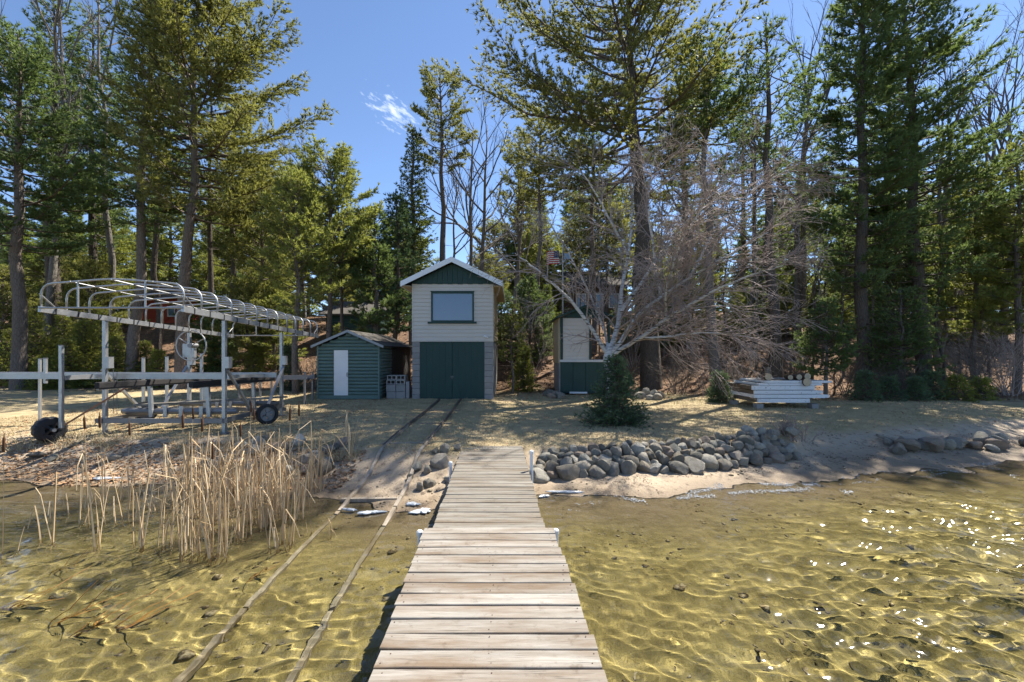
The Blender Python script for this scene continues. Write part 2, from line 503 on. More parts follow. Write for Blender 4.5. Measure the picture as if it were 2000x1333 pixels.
gobj.cycles.is_caustics_receiver = True

# ------------------------------------------------------------------ water
_ww = np.random.default_rng(11)
WAVES = []
for i in range(54):
    lam = float(np.exp(_ww.uniform(math.log(0.095), math.log(1.1))))
    ang = R(60) + _ww.normal(0, 0.40 + 0.22 * (lam < 0.5))
    amp = 0.0062 * (lam ** 0.92) * _ww.uniform(0.4, 1.6) * (1.1 if lam < 0.45 else 0.85)
    WAVES.append((2 * math.pi / lam, ang, amp, _ww.uniform(0, 6.28), _ww.uniform(0, 50), _ww.uniform(1.6, 4.0)))
def water_z(X, Y):
    t = Y - shore(X)
    damp = 0.3 + 0.7 * smooth(0.0, 2.5, -t)
    near = np.exp(-np.maximum(np.abs(X) - 16, 0) / 6) * np.exp(-np.maximum(np.abs(Y - 6) - 8, 0) / 6)
    right = 0.8 + 0.75 * smooth(1.5, 6.5, X)
    longf = 1.0 + 1.3 * smooth(3.0, 7.0, X)
    z = np.zeros_like(X)
    wx = X + 0.10 * np.sin(1.7 * Y + 0.6 * X); wy = Y + 0.10 * np.sin(1.3 * X - 0.4 * Y)
    for k, a, am, p, so, ms in WAVES:
        ph = k * (wx * math.cos(a) + wy * math.sin(a)) + p
        env = np.clip(0.72 + 0.8 * gnoise(X + so, Y - so, ms, 2), 0.12, 1.6)      # gusty patches: each train comes and goes
        z = z + am * env * (1.0 if k > 9 else longf) * (np.sin(ph) + 0.25 * np.sin(2 * ph + 0.8))
    return z * damp * near * right
def water_mat():
    t = NT('lake_water')
    b = t.bsdf((0.93, 0.95, 0.80), 0.045, spec=0.5, Transmission_Weight=1.0, IOR=1.33)
    return t.done(b)
wxs = warp_axis(-5.5, 7.0, 0.026, -420, 420, 1.10)
wys = warp_axis(1.8, 6.6, 0.026, -220, 34, 1.11)
water, *_ = grid_mesh('lake_water', wxs, wys, water_z, water_mat())
tag(water, kind='structure')
water.cycles.is_caustics_caster = True

# ------------------------------------------------------------------ dock
DZ = 0.395                                   # top of the deck
def dock_section(label, y0, y1, xl0, xl1, w, mat, zt, nails, posts):
    """planks from y0 to y1; the left edge runs from xl0 to xl1"""
    t = thing('dock_section', label, 'dock', (0, y0, 0))
    pitch = 0.1465
    n = int(round((y1 - y0) / pitch))
    for i in range(n):
        f = (i + 0.5) / n
        xc = xl0 + (xl1 - xl0) * f + w / 2
        ww = w + rnd.uniform(-0.012, 0.014)
        th, d = 0.036, pitch - rnd.uniform(0.009, 0.018)
        o = MB()
        # a board slightly cupped and worn: six cuts along its length
        nx = 6; vs = []; fs = []
        bow = rnd.uniform(-0.003, 0.003); tw = rnd.uniform(-0.003, 0.003)
        for a in range(nx + 1):
            x = -ww / 2 + ww * a / nx
            e = rnd.uniform(-0.0022, 0.0022); e2 = rnd.uniform(-0.0022, 0.0022)
            b = bow * (1 - (2 * a / nx - 1) ** 2) + tw * (2 * a / nx - 1)
            for (yy, zz) in ((-d / 2 + e, 0), (-d / 2 + e + .004, 0.004), (d / 2 + e2 - .004, 0.004), (d / 2 + e2, 0)):
                vs.append((x, yy, zz + b - 0.004))
            vs.append((x, d / 2 + e2, b - th)); vs.append((x, -d / 2 + e, b - th))
        for a in range(nx):
            for q in range(6):
                fs.append((a * 6 + q, a * 6 + (q + 1) % 6, (a + 1) * 6 + (q + 1) % 6, (a + 1) * 6 + q))
        fs.append(tuple(range(6))); fs.append(tuple(nx * 6 + q for q in range(5, -1, -1)))
        o.add(vs, fs)
        p = o.build('plank', mat, t)
        p.location = (xc + rnd.uniform(-.008, .008), (i + 0.5) * pitch, zt + rnd.uniform(-.002, .0025))
        p.rotation_euler = (0, 0, rnd.uniform(-0.004, 0.004))
        if nails and (y0 + i * pitch) > 1.9 and (y0 + i * pitch) < 5.2:
            for xx in (-ww / 2 + .045, 0.01, ww / 2 - .045):
                for sy in ((-1, 1) if rnd.random() < .6 else (1,)):
                    if rnd.random() < 0.2: continue
                    c = share(NAIL, p, (xx + rnd.uniform(-.02, .02), sy * 0.038, 0.0012)); c.name = 'nail'
    for s_ in (0.03, 0.5, 0.97):
        MB().bar((xl0 + w * s_, -0.02 if s_ != .5 else .02, zt - .036 - .075), (xl1 + w * s_, (y1 - y0) - .01, zt - .036 - .075), 0.04, 0.14).build('stringer', M['dock_under'], t)
    for (x, y, z0, z1, cap) in posts:
        pst = MB().tube([(x, y - y0, z0), (x, y - y0, z1)], 0.024, 12).build('post', M['white_paint'], t, smooth=False)
        MB().tube([(x, y - y0, z1 - .02), (x, y - y0, z1 + .018), (x, y - y0, z1 + .03)], [0.031, 0.031, 0.02], 12).build('post_cap', M['cap'], pst)
    return t
nb = MB().tube([(0, 0, 0), (0, 0, 0.0015)], 0.0042, 6)
NAIL = nb.build('nail', M['nail'])
W1, W2 = 1.25, 1.105
nx0 = px(829, 4.25)                          # left edge where the two sections meet
dock_section('pale sun-bleached wooden dock section in the foreground, reaching out under the camera', -1.6, 4.27, nx0 + 5.87 * 0.055, nx0, W1, M['dock'], DZ, True,
             [(nx0 - .035, 4.2, gz(-.8, 4.2) - .2, DZ - .035, 1), (nx0 + W1 + .03, 4.22, gz(.4, 4.2) - .2, DZ - .03, 1)])
fx0 = px(846, 4.31); fx1 = px(903, 8.05)
dock_section('greyer narrower wooden dock section that runs ashore to the lawn', 4.285, 8.1, fx0, fx1, W2, M['dock_far'], DZ - .02, False,
             [(px(1038, 6.4), 6.4, gz(.3, 6.4) - .3, DZ + .245, 1), (px(880, 6.6), 6.6, gz(-.95, 6.6) - .3, DZ + .03, 1)])
bpy.data.objects.remove(NAIL)

# ------------------------------------------------------------------ rails of the boat track
trk = thing('boat_track', 'pair of narrow rails on timbers running from the boathouse doors into the lake', 'track', (0, 0, 0))
def wig(y, s): return 0.006 * math.sin(y * 1.1 + s)
for xr0, xr1, s_ in ((-2.50, -2.31, 0.3), (-1.77, -1.57, 2.1)):
    ys_ = np.arange(1.6, 15.42, 0.42)
    P = []
    for y in ys_:
        x = np.interp(y, [1.6, 3.2, 4.3, 6.6, 15.5], [xr1 + .16, xr1 + .08, xr1 + .01, xr1, xr0]) + wig(y, s_) * (y < 11)
        zz = gz(x, y)
        zz = max(zz + 0.05, 0.0205 * (y - 2.2) ** 1.35 / 1.25 - 0.16 if y > 2.2 else -9)
        P.append((x, y, zz))
    # timbers laid end to end under the rail, then the rail
    k = 0
    while k < len(P) - 1:
        e = min(k + 5, len(P) - 1)
        m = MB()
        for q in range(k, e):
            a, b = P[q], P[q + 1]
            m.bar((a[0], a[1] + (.02 if q == k else -.002), a[2] - .03), (b[0], b[1] - (.02 if q == e - 1 else -.002), b[2] - .03), 0.05, 0.07)
        m.build('rail_timber', M['rail_wood'] if P[k][1] < 8.4 else M['dock_under'], trk)
        k = e
    land = [p for p in P if p[1] > 2.0]
    pass
    steel = [p for p in P if p[1] > 7.6]
    MB().tube([(a, b, c + .022) for a, b, c in steel], 0.013, 6).build('steel_rail', M['rail_steel'], trk)
for y in (6.15, 8.2, 10.4, 12.6):
    z = gz(-2, y) + (.012 if y < 7 else -.012)
    MB().bar((-2.42 + rnd.uniform(-.06, .02), y, z), (-1.52 + rnd.uniform(-.05, .1), y + rnd.uniform(-.05, .05), z + .01), 0.07, 0.045).build('cross_tie', M['rail_wood'], trk)

for c_ in trk.children: c_.cycles.is_caustics_receiver = True
# ------------------------------------------------------------------ boathouse
BY = 15.5
bx0, bx1 = px(805, BY), px(963.5, BY)
bz0, bzd, bze, bza = pz(779, BY) - .06, pz(666, BY), pz(554, BY), pz(507, BY)
BD = 4.3
bc = (bx0 + bx1) / 2
bh = thing('boathouse', 'two-storey grey boathouse with big dark green doors and a blue window', 'boathouse', (0, BY, 0))
# core behind the cladding
MB().span((bx0 + .02, .03, bzd), (bx1 - .02, BD, bze)).build('wall', M['siding'], bh)
for i, sx in enumerate((bx0, bx1)):            # block side walls of the lower storey
    a, b = (sx + .01, sx + .25) if i == 0 else (sx - .25, sx - .01)
    MB().span((a, .24, bz0 - .3), (b, BD, bzd - .002)).build('side_wall', M['block'], bh)
MB().span((bx0 + .3, BD - .2, bz0 - .3), (bx1 - .3, BD - .05, bzd)).build('back_wall', M['block'], bh)
nc = 10; ch = (bzd - bz0) / nc
for i, (a, b) in enumerate(((bx0, px(820, BY)), (px(946, BY), bx1))):
    for k in range(nc):
        e = rnd.uniform(0, .005)
        MB().span((a + .003, -.005 - e, bz0 + k * ch + .004), (b - .003, .235, bz0 + (k + 1) * ch - .004)).build('block', M['block'], bh, bevel=.006)
# siding courses, lower edge proud
nsd = 15; sh = (bze - bzd) / nsd
wx0, wx1, wz0, wz1 = px(842.5, BY), px(925.5, BY), pz(629, BY), pz(571, BY)
def course(x0, x1, z0, z1, parent, mat, name='siding_board', y=0.0, proud=.022):
    MB().prism([(y - proud, z0 + .004), (y - proud * .9, z0 + .35 * (z1 - z0)), (y - .004, z1), (y + .02, z1), (y + .02, z0 + .004)], x0, x1, 'x').build(name, mat, parent)
for k in range(nsd):
    z0 = bzd + k * sh; z1 = z0 + sh
    if z1 > wz0 + .02 and z0 < wz1 - .02:
        course(bx0 + .035, wx0 - .002, z0, z1, bh, M['siding']); course(wx1 + .002, bx1 - .035, z0, z1, bh, M['siding'])
    else:
        course(bx0 + .035, bx1 - .035, z0, z1, bh, M['siding'])
for a, b in ((bx0, bx0 + .035), (bx1 - .035, bx1)):
    MB().span((a, -.028, bzd), (b, .02, bze)).build('corner_trim', M['siding'], bh)
MB().span((bx0 - .01, -.034, bzd - .03), (bx1 + .01, .03, bzd)).build('drip_board', M['siding'], bh)
# right and left side cladding
for sx, sg in ((bx1, 1), (bx0, -1)):
    for k in range(nsd):
        z0 = bzd + k * sh; z1 = z0 + sh
        MB().prism([(sx + sg * .022, z0 + .004), (sx + sg * .004, z1), (sx - sg * .018, z1), (sx - sg * .018, z0 + .004)], .03, BD, 'y').build('siding_board', M['tan' if sg > 0 else 'siding'], bh)  # right cladding tan: its sunlit tone is put into the colour
# window
win = MB()
fr = .05
for a, b in (((wx0, wz0), (wx1, wz0 + fr)), ((wx0, wz1 - fr), (wx1, wz1)), ((wx0, wz0 + fr), (wx0 + fr, wz1 - fr)), ((wx1 - fr, wz0 + fr), (wx1, wz1 - fr))):
    win.span((a[0], -.05, a[1]), (b[0], .02, b[1]))
win = win.build('window', M['green'], bh)
MB().span((wx0 + fr, -.012, wz0 + fr), (wx1 - fr, 0.0, wz1 - fr)).build('pane', M['pane'], win)
MB().span((px(836, BY), -.085, wz0 - .065), (px(931, BY), .02, wz0 - .003)).build('sill', M['green'], win)
MB().span((wx0 - .02, -.062, wz1 + .003), (wx1 + .02, .02, wz1 + .035)).build('head_trim', M['green'], win)
# doors
dx0, dx1 = px(820, BY) + .004, px(946, BY) - .004
dm = (dx0 + dx1) / 2
for i, (a, b) in enumerate(((dx0, dm - .006), (dm + .006, dx1))):
    d = MB().span((a, .03, bz0 + .03), (b, .075, bzd - .035)).build('door', M['green'], bh)
    nb_ = 5
    for k in range(nb_):
        x0 = a + (b - a) * k / nb_; x1 = a + (b - a) * (k + 1) / nb_
        MB().span((x0 + .0015, .012, bz0 + .035 + rnd.uniform(0, .01)), (x1 - .0015, .029, bzd - .04)).build('door_board', M['green'], d)
    for hz in (bz0 + .35, bzd - .4):
        xx = a if i == 0 else b
        MB().span((xx + (.01 if i == 0 else -.23), .004, hz), (xx + (.23 if i == 0 else -.01), .0115, hz + .035)).build('strap_hinge', M['green'], d)
MB().span((dm - .05, -.004, bz0 + .82), (dm + .05, .011, bz0 + .86)).tube([(dm, -.012, bz0 + .80), (dm, -.012, bz0 + .77)], .02, 8).build('padlock', M['alu_dull'], bh)
# gable
gb = MB()
slope = (bza - .17 - bze) / ((bx1 - bx0) / 2)
nbd = 16
for k in range(nbd):
    x0 = bx0 + (bx1 - bx0) * k / nbd; x1 = bx0 + (bx1 - bx0) * (k + 1) / nbd
    h0 = bze + slope * min(x0 - bx0, bx1 - x0); h1 = bze + slope * min(x1 - bx0, bx1 - x1)
    zb = bze - .02 - (.012 if k % 2 else 0)
    MB().prism([(x0 + .003, zb), (x1 - .003, zb), (x1 - .003, h1 + .02), (x0 + .003, h0 + .02)], -.05, -.02, 'y').build('gable_board', M['green'], bh)
MB().prism([(bx0, bze), (bx1, bze), (bc, bze + slope * (bx1 - bx0) / 2)], -.018, BD, 'y').build('gable_core', M['dark_wood'], bh)
# roof slabs, bargeboards, soffit
oh = 0.33
ez = bze - .02
ax = bza - .02
def slope_pt(sg, f, dz=0.0):
    return (bc + sg * f * ((bx1 - bx0) / 2 + oh), ax + (ez - ax) * f + dz)
rf = thing_roof = None
for sg in (-1, 1):
    a, b = slope_pt(sg, 0.0), slope_pt(sg, 1.0)
    r_ = MB().prism([a, b, (b[0], b[1] + .05), (a[0], a[1] + .055)], -.30, BD + .3, 'y').build('roof', M['shingle'], bh)
    a, b = slope_pt(sg, 0.0, -.14), slope_pt(sg, 1.0, -.14)
    MB().prism([a, b, (b[0], b[1] + .185), (a[0], a[1] + .19)], -.34, -.302, 'y').build('bargeboard', M['fascia'], r_)
    MB().span((b[0] - .012 if sg > 0 else b[0] - .02, -.30, b[1] + .01), (b[0] + .02 if sg > 0 else b[0] + .012, BD + .3, b[1] + .135)).build('eave_board', M['fascia'], r_)
    xs_ = sorted((bc + sg * (bx1 - bx0) / 2, b[0] - sg * .02))
    MB().span((xs_[0], -.30, b[1] + .02), (xs_[1], BD + .3, b[1] + .035)).build('soffit', M['tan'], r_)
# small carved ornament on the lower right of the siding
ox, oz = px(949, BY), pz(659, BY)
orn = MB()
orn.tube([(ox - .10, -.05, oz + .01), (ox - .05, -.05, oz + .03), (ox + .02, -.05, oz), (ox + .08, -.05, oz - .012), (ox + .14, -.05, oz + .03)], [.008, .03, .034, .022, .004], 8)
orn.tube([(ox - .03, -.05, oz + .02), (ox - .02, -.05, oz + .07)], [.012, .004], 6).tube([(ox + .03, -.05, oz), (ox + .05, -.05, oz - .06)], [.012, .004], 6)
orn.build('wall_ornament', M['white_flaky'], bh, smooth=True)['label'] = 'small pale fish-shaped ornament on the siding'

# ------------------------------------------------------------------ green log-sided shed
SY = 15.3; SD = 4.7
sx0, sx1 = px(620, SY), px(741.5, SY)
sz0, sze, sza = pz(776, SY) - .08, pz(678, SY), pz(647.5, SY)
scx = (sx0 + sx1) / 2
sd = thing('shed', 'low green log-sided shed with a narrow white door left of the boathouse', 'shed', (0, SY, 0))
MB().span((sx0 + .04, .04, sz0), (sx1 - .04, SD, sze)).build('wall', M['green_log'], sd)
MB().span((sx0 + .03, -.01, sz0 + .02), (sx1 - .03, .04, sz0 + .15)).build('base_board', M['green_trim'], sd)
drx0, drx1, drz0, drz1 = px(652, SY), px(680.5, SY), sz0 + .15, pz(684.5, SY)
def log_course(x0, x1, z0, z1, name, parent, clip=None):
    n = 6; pr = []
    for q in range(n + 1):
        a = math.pi * q / n
        pr.append((.02 - .052 * math.sin(a) ** .8, z0 + .003 + (z1 - z0 - .006) * (1 - math.cos(a)) / 2))
    MB().prism(pr + [(.04, z1 - .003), (.04, z0 + .003)], x0, x1, 'x').build(name, M['green_log'], parent, smooth=False)
nl = 14; lh = (sze - drz0) / nl
for k in range(nl):
    z0 = drz0 + k * lh; z1 = z0 + lh
    if z0 < drz1 - .02:
        log_course(sx0 + .05, drx0 - .012, z0, z1, 'log_board', sd); log_course(drx1 + .012, sx1 - .05, z0, z1, 'log_board', sd)
    else:
        log_course(sx0 + .05, sx1 - .05, z0, z1, 'log_board', sd)
gsl = (sza - sze) / ((sx1 - sx0) / 2 + .18)
k = 0
while True:
    z0 = sze + k * lh; z1 = z0 + lh
    half = (sza - .02 - z1) / gsl - .02
    if half < .08: break
    log_course(scx - half, scx + half, z0, z1, 'log_board', sd); k += 1
MB().prism([(sx0 + .04, sze), (sx1 - .04, sze), (scx, sze + gsl * (sx1 - sx0) / 2)], .035, SD, 'y').build('gable_core', M['green_log'], sd)
for a, b in ((sx0, sx0 + .05), (sx1 - .05, sx1)):
    MB().span((a, -.045, sz0 + .02), (b, .04, sze + .03)).build('corner_trim', M['green_trim'], sd)
dr = MB().span((drx0, -.012, drz0 - .01), (drx1, .035, drz1)).build('door', M['white_paint'], sd, bevel=.004)
hx = drx1 - .035; hz = drz0 + .72
MB().tube([(hx, -.014, hz + .07), (hx, -.045, hz + .05), (hx, -.045, hz - .05), (hx, -.014, hz - .07)], .011, 6).build('handle', M['black'], dr)
MB().span((drx0 - .011, -.03, drz0), (drx0 - .001, .04, drz1 + .0)).build('door_trim', M['green'], sd)
MB().span((drx1 + .001, -.03, drz0), (drx1 + .011, .04, drz1 + .0)).build('door_trim', M['green'], sd)
# side courses on the right wall (front bay), then dark boards standing in for the shaded open lean-to bay
for k in range(nl + 1):
    z0 = sz0 + .1 + k * lh
    n = 5; pr = []
    for q in range(n + 1):
        a = math.pi * q / n
        pr.append((sx1 - .04 + .045 * math.sin(a) ** .8, z0 + (lh - .006) * (1 - math.cos(a)) / 2))
    MB().prism([(sx1 - .04, z0)] + pr[1:-1] + [(sx1 - .04, z0 + lh - .006)], .05, 1.55, 'y').build('log_board', M['green_log'], sd)
for k in range(11):
    y0 = 1.6 + k * .28
    MB().span((sx1 - .035, y0 + .004, sz0 + .1), (sx1 - .005 + .006 * (k % 3), y0 + .276, sze)).build('side_board', M['dark_wood'], sd)
# roof: two slopes, the right one carries courses of shingles
ohs = .17
ris = gsl * ((sx1 - sx0) / 2 + ohs)
for sg in (-1, 1):
    a = (scx, sza); b = (scx + sg * ((sx1 - sx0) / 2 + ohs), sza - ris)
    MB().prism([a, b, (b[0], b[1] + .03), (a[0], a[1] + .032)], -.12, SD + .05, 'y').build('roof_deck', M['dark_wood'], sd)
    rfd = MB().prism([(a[0], a[1] - .045), (b[0], b[1] - .045), (b[0], b[1] + .042), (a[0], a[1] + .045)], -.150, -.122, 'y').build('bargeboard', M['grey_trim'], sd)
    nrow = 9; ncol = 13
    Lx, Lz = b[0] - a[0], b[1] - a[1]
    for r_ in range(nrow):
        f0, f1 = r_ / nrow, (r_ + 1.12) / nrow
        f1 = min(f1, 1.02)
        if sg < 0 and r_ < nrow: cols = [( -.14, SD + .06)]
        else:
            st = -.14 - (r_ % 2) * .19
            cols = [(max(-.14, st + c * .38 + .003), min(SD + .06, st + (c + 1) * .38 - .003)) for c in range(ncol + 1) if st + (c + 1) * .38 > -.1 and st + c * .38 < SD]
        for (y0, y1) in cols:
            t0, t1 = .036, .036 + .012
            MB().prism([(a[0] + Lx * f0, a[1] + Lz * f0 + t0), (a[0] + Lx * f1, a[1] + Lz * f1 + t0 + .004), (a[0] + Lx * f1, a[1] + Lz * f1 + t1 + .006), (a[0] + Lx * f0, a[1] + Lz * f0 + t0 + .004)], y0, y1, 'y').build('shingle', M['shingle'], sd)

# ------------------------------------------------------------------ concrete blocks stacked between shed and boathouse
def hollow_block(w, h, d):
    m = MB(); t_ = .032
    m.span((-w / 2, 0, 0), (w / 2, d, t_)); m.span((-w / 2, 0, h - t_), (w / 2, d, h))
    for x in (-w / 2, -t_ / 2, w / 2 - t_): m.span((x, 0, t_), (x + t_, d, h - t_))
    return m
blk = []
KY = 15.55; kz = gz(-4.1, KY)
kx0 = px(754.5, KY)
bw, bhh = .335, .165
rows = [('bottom', 'solid', 2), ('second', 'solid', 2), ('third', 'hollow', 2), ('top', 'hollow', 2)]
for r_, (nm, kind_, n) in enumerate(rows):
    for c in range(n):
        side = 'left, beside the shed' if c == 0 else 'right, nearer the boathouse'
        lab = ('grey concrete block with two open cores, %s row of the stack, %s' if kind_ == 'hollow' else 'grey concrete block laid face out, %s row of the stack, %s') % (nm, side)
        hh = bhh if kind_ == 'hollow' else .245
        z = kz + (r_ * .25 if r_ < 3 else .5 + bhh + .004) + .0
        if r_ == 2: z = kz + .502
        m = hollow_block(bw - .01, hh - .004, .36) if kind_ == 'hollow' else MB().span((-bw / 2 + .004, 0, 0), (bw / 2 - .004, .38, hh - .005))
        o = m.build('concrete_block', M['block'], None, bevel=.006 if kind_ != 'hollow' else 0)
        o.location = (kx0 + bw * (c + .5) + rnd.uniform(-.006, .006) + (.02 if r_ == 3 else 0), KY + rnd.uniform(-.02, .02), z)
        tag(o, lab, 'concrete block', 'concrete blocks between shed and boathouse')
o = MB().span((-.06, 0, 0), (.06, .35, .62)).build('concrete_post', M['block'], None, bevel=.008)
o.location = (kx0 + 2 * bw + .085, KY, kz - .02)
tag(o, 'narrow pale concrete post between the block stack and the boathouse', 'post')

# ------------------------------------------------------------------ small stair house at the foot of the slope, right of the boathouse
PY = 16.8
p0, p1 = px(1094, PY), px(1192, PY)
pzb, pzm, pzt = pz(766, PY) - .05, pz(704, PY), pz(622, PY)
ph = thing('pump_house', 'narrow green and white hut with an open railed bay, half hidden by the birch', 'hut', (0, PY, 0))
PD = 2.2
MB().span((p0 + .02, .05, pzb), (p1, PD, pzm - .07)).build('lower_wall', M['green'], ph)
nd = 4
for k in range(nd):
    x0 = p0 + .02 + (p1 - p0 - .02) * k / nd; x1 = p0 + .02 + (p1 - p0 - .02) * (k + 1) / nd
    MB().span((x0 + .006, .01, pzb + .06), (x1 - .006, .048, pzm - .08)).build('door_panel', M['green'], ph)
MB().span((p0 - .02, -.03, pzm - .07), (p1 + .05, .06, pzm + .02)).build('white_beam', M['chalk'], ph)
MB().span((px(1112, PY), -.12, pzb), (px(1146, PY), .0, pzb + .06)).build('threshold', M['white_paint'], ph)
qa, qb = px(1099.5, PY), px(1151, PY)
nS = 11
for k in range(nS):
    z0 = pzm + .02 + (pzt - pzm - .02) * k / nS; z1 = pzm + .02 + (pzt - pzm - .02) * (k + 1) / nS
    course(qa, qb, z0, z1, ph, M['siding'], 'siding_board', .03, .018)
MB().span((qa, .051, pzm + .02), (qb, .09, pzt)).build('upper_wall', M['siding'], ph)
for x0, x1 in ((p0 + .01, qa - .002), (qb + .002, qb + .07), (p1 - .08, p1 - .01)):
    MB().span((x0, -.02, pzm + .021), (x1, .1, pzt + .02)).build('corner_post', M['green'], ph)
for k in range(3):
    z = pzm + .25 + k * .33
    MB().span((qb + .072, .03, z), (p1 - .082, .06, z + .05)).build('rail', M['brown_wall'], ph)
xm = (qb + p1) / 2
MB().span((xm - .03, .065, pzm + .021), (xm + .03, .11, pzt)).build('baluster', M['brown_wall'], ph)
for k in range(6):
    y0 = .1 + k * .35
    MB().span((p0 - .06, y0 + .003, pzm - .12), (p0 + .005, y0 + .347, pzt)).build('side_board', M['tan'], ph)
MB().span((p0 - .03, .06, pzb), (p0 + .018, PD, pzm - .121)).build('side_wall', M['block'], ph)
cxp = (p0 + p1) / 2
for sg in (-1, 1):
    MB().prism([(cxp, pzt + .42), (cxp + sg * ((p1 - p0) / 2 + .18), pzt - .02), (cxp + sg * ((p1 - p0) / 2 + .18), pzt + .05), (cxp, pzt + .5)], -.2, PD + .1, 'y').build('roof', M['green'], ph)
MB().prism([(p0, pzt + .022), (p1, pzt + .022), (cxp, pzt + .44)], .0, .05, 'y').build('gable', M['green'], ph)

# ------------------------------------------------------------------ buildings up the slope
def cabin(name, label, x, y, w, d, h, rise, wall, roof, windows=(), base=None, board='wall_board', nb=8, zoff=0.0, trim=None):
    z0 = gz(x, y) - .3 + zoff
    t = thing(name, label, name.split('_')[-1], (x, y, z0))
    MB().span((-w / 2, .04, 0), (w / 2, d, h)).build('wall', wall, t)
    b0 = 0.0
    if base:
        b0 = base
        xx = -w / 2; 
        for rr_ in range(3):
            xx = -w / 2
            while xx < w / 2 - .1:
                ww = min(rnd.uniform(.3, .6), w / 2 - xx)
                MB().span((xx + .01, -.03 - rnd.uniform(0, .05), rr_ * base / 3 + .01), (xx + ww - .01, .035, (rr_ + 1) * base / 3 - .01)).build('foundation_stone', M['rock'], t, bevel=.03)
                xx += ww
    for k in range(nb):
        a = b0 + (h - b0) * k / nb; b = b0 + (h - b0) * (k + 1) / nb
        segs = [(-w / 2, w / 2)]
        for (wx, wz, ww, wh) in windows:
            if b > wz and a < wz + wh:
                ns_ = []
                for (s0, s1) in segs:
                    if s1 <= wx or s0 >= wx + ww: ns_.append((s0, s1)); continue
                    if s0 < wx: ns_.append((s0, wx))
                    if s1 > wx + ww: ns_.append((wx + ww, s1))
                segs = ns_
        for (s0, s1) in segs:
            course(s0, s1, a, b, t, wall, board, .02, .03)
    for (wx, wz, ww, wh) in windows:
        f = MB()
        for p_, q_ in (((wx, wz), (wx + ww, wz + .08)), ((wx, wz + wh - .08), (wx + ww, wz + wh)), ((wx, wz + .08), (wx + .08, wz + wh - .08)), ((wx + ww - .08, wz + .08), (wx + ww, wz + wh - .08))):
            f.span((p_[0], -.03, p_[1]), (q_[0], .039, q_[1]))
        f = f.build('window', trim or M['white_paint'], t)
        MB().span((wx + .08, .01, wz + .08), (wx + ww - .08, .03, wz + wh - .08)).build('pane', M['pane'], f)
    for sg in (-1, 1):
        y_m = d / 2
        MB().prism([(y_m, h + rise), (y_m + sg * (d / 2 + .4), h - .08), (y_m + sg * (d / 2 + .4), h + .02), (y_m, h + rise + .12)], -w / 2 - .3, w / 2 + .3, 'x').build('roof', roof, t)
    MB().prism([(.0, h), (d, h), (d / 2, h + rise)], -w / 2 + .01, -w / 2 + .05, 'x').build('gable', wall, t)
    MB().prism([(.0, h), (d, h), (d / 2, h + rise)], w / 2 - .05, w / 2 - .01, 'x').build('gable', wall, t)
    return t
cabin('green_cabin', 'dark green cabin on a stone footing, up the slope behind the shed', px(690, 27), 27, 3.4, 3.4, 2.3, .9, M['green'], M['shingle'], [], base=.75, nb=9, zoff=-.35)
cabin('red_cabin', 'red board cabin glimpsed between the pine trunks on the left slope', px(322, 33), 33, 3.6, 3, 2.5, 1.0, M['red_wall'], M['shingle'], [(.2, 1.1, .6, .8)], nb=9, zoff=-.3)
cabin('brown_house', 'brown house with white-trimmed windows behind the birch crown', px(1158, 33), 33, 5.0, 5, 3.0, 1.4, M['brown_wall'], M['shingle'], [(-1.3, 1.3, .8, 1.1), (-.1, 1.3, .9, 1.1), (1.2, 1.3, .8, 1.1)], nb=12, zoff=-.5)
cabin('hill_cabin', 'low brown cabin far up the right-hand slope behind the pines', px(1690, 36), 36, 5.0, 4, 2.2, 1.0, M['brown_wall'], M['shingle'], [(-2.0, .9, 1.0, .8)], nb=9, zoff=-.7)

# ------------------------------------------------------------------ flagpole and flags
FY = 24.5
fp = thing('flagpole', 'slim silver flagpole on the slope behind the stair hut', 'flagpole', (px(1099, FY), FY, gz(px(1099, FY), FY) - .2))
ptop = pz(474, FY) - fp.location.z
MB().tube([(0, 0, 0), (0, 0, ptop * .5), (0, 0, ptop)], [.05, .042, .03], 10).build('pole', M['alu'], fp)
MB().tube([(0, 0, ptop - .02), (0, 0, ptop + .03), (0, 0, ptop + .08), (0, 0, ptop + .11)], [.02, .055, .05, .01], 10).build('finial', M['alu'], fp)
def solid(name, c, rough=.8):
    t = NT(name); n = t.noise(t.coord('Object'), 6, 3)
    return t.done(t.bsdf(t.mix(n, tuple(q * .85 for q in c), c), rough))
fred, fwht, fblu, fsky = solid('flag_red', (.55, .04, .05)), solid('flag_white', (.80, .79, .77)), solid('flag_blue', (.03, .05, .16)), solid('flag_pale_blue', (.30, .45, .68))
fz1, fz0 = pz(490, FY), pz(516, FY)
fw = 24.0 * FY / FPX
fl = thing('flag', 'American flag with red and white stripes flying left of the flagpole', 'flag', (px(1092, FY), FY, fz0))
FH = fz1 - fz0
def cloth(x0, x1, z0, z1, name, mat, off=0.0, parent=fl, fw=fw):
    n = 10; vs = []; fs = []
    for i in range(n + 1):
        f = x0 + (x1 - x0) * i / n
        y = .07 * math.sin(f * 7.0) * f + off; sag = -.05 * f * f
        for z in (z0, z1): vs.append((-f * fw, y, z * FH + sag)); vs.append((-f * fw, y + .006, z * FH + sag))
    for i in range(n):
        a = i * 4; b = a + 4
        fs += [(a, a + 2, b + 2, b), (a + 1, b + 1, b + 3, a + 3), (a, b, b + 1, a + 1), (a + 2, a + 3, b + 3, b + 2)]
    return MB().add(vs, fs).build(name, mat, parent)
for k in range(13):
    cloth(.0 if k < 6 else 0.0, 1, k / 13, (k + 1) / 13, 'stripe', fred if k % 2 == 0 else fwht)
can = cloth(0, .42, 6 / 13, 1, 'canton', fblu, -.012)
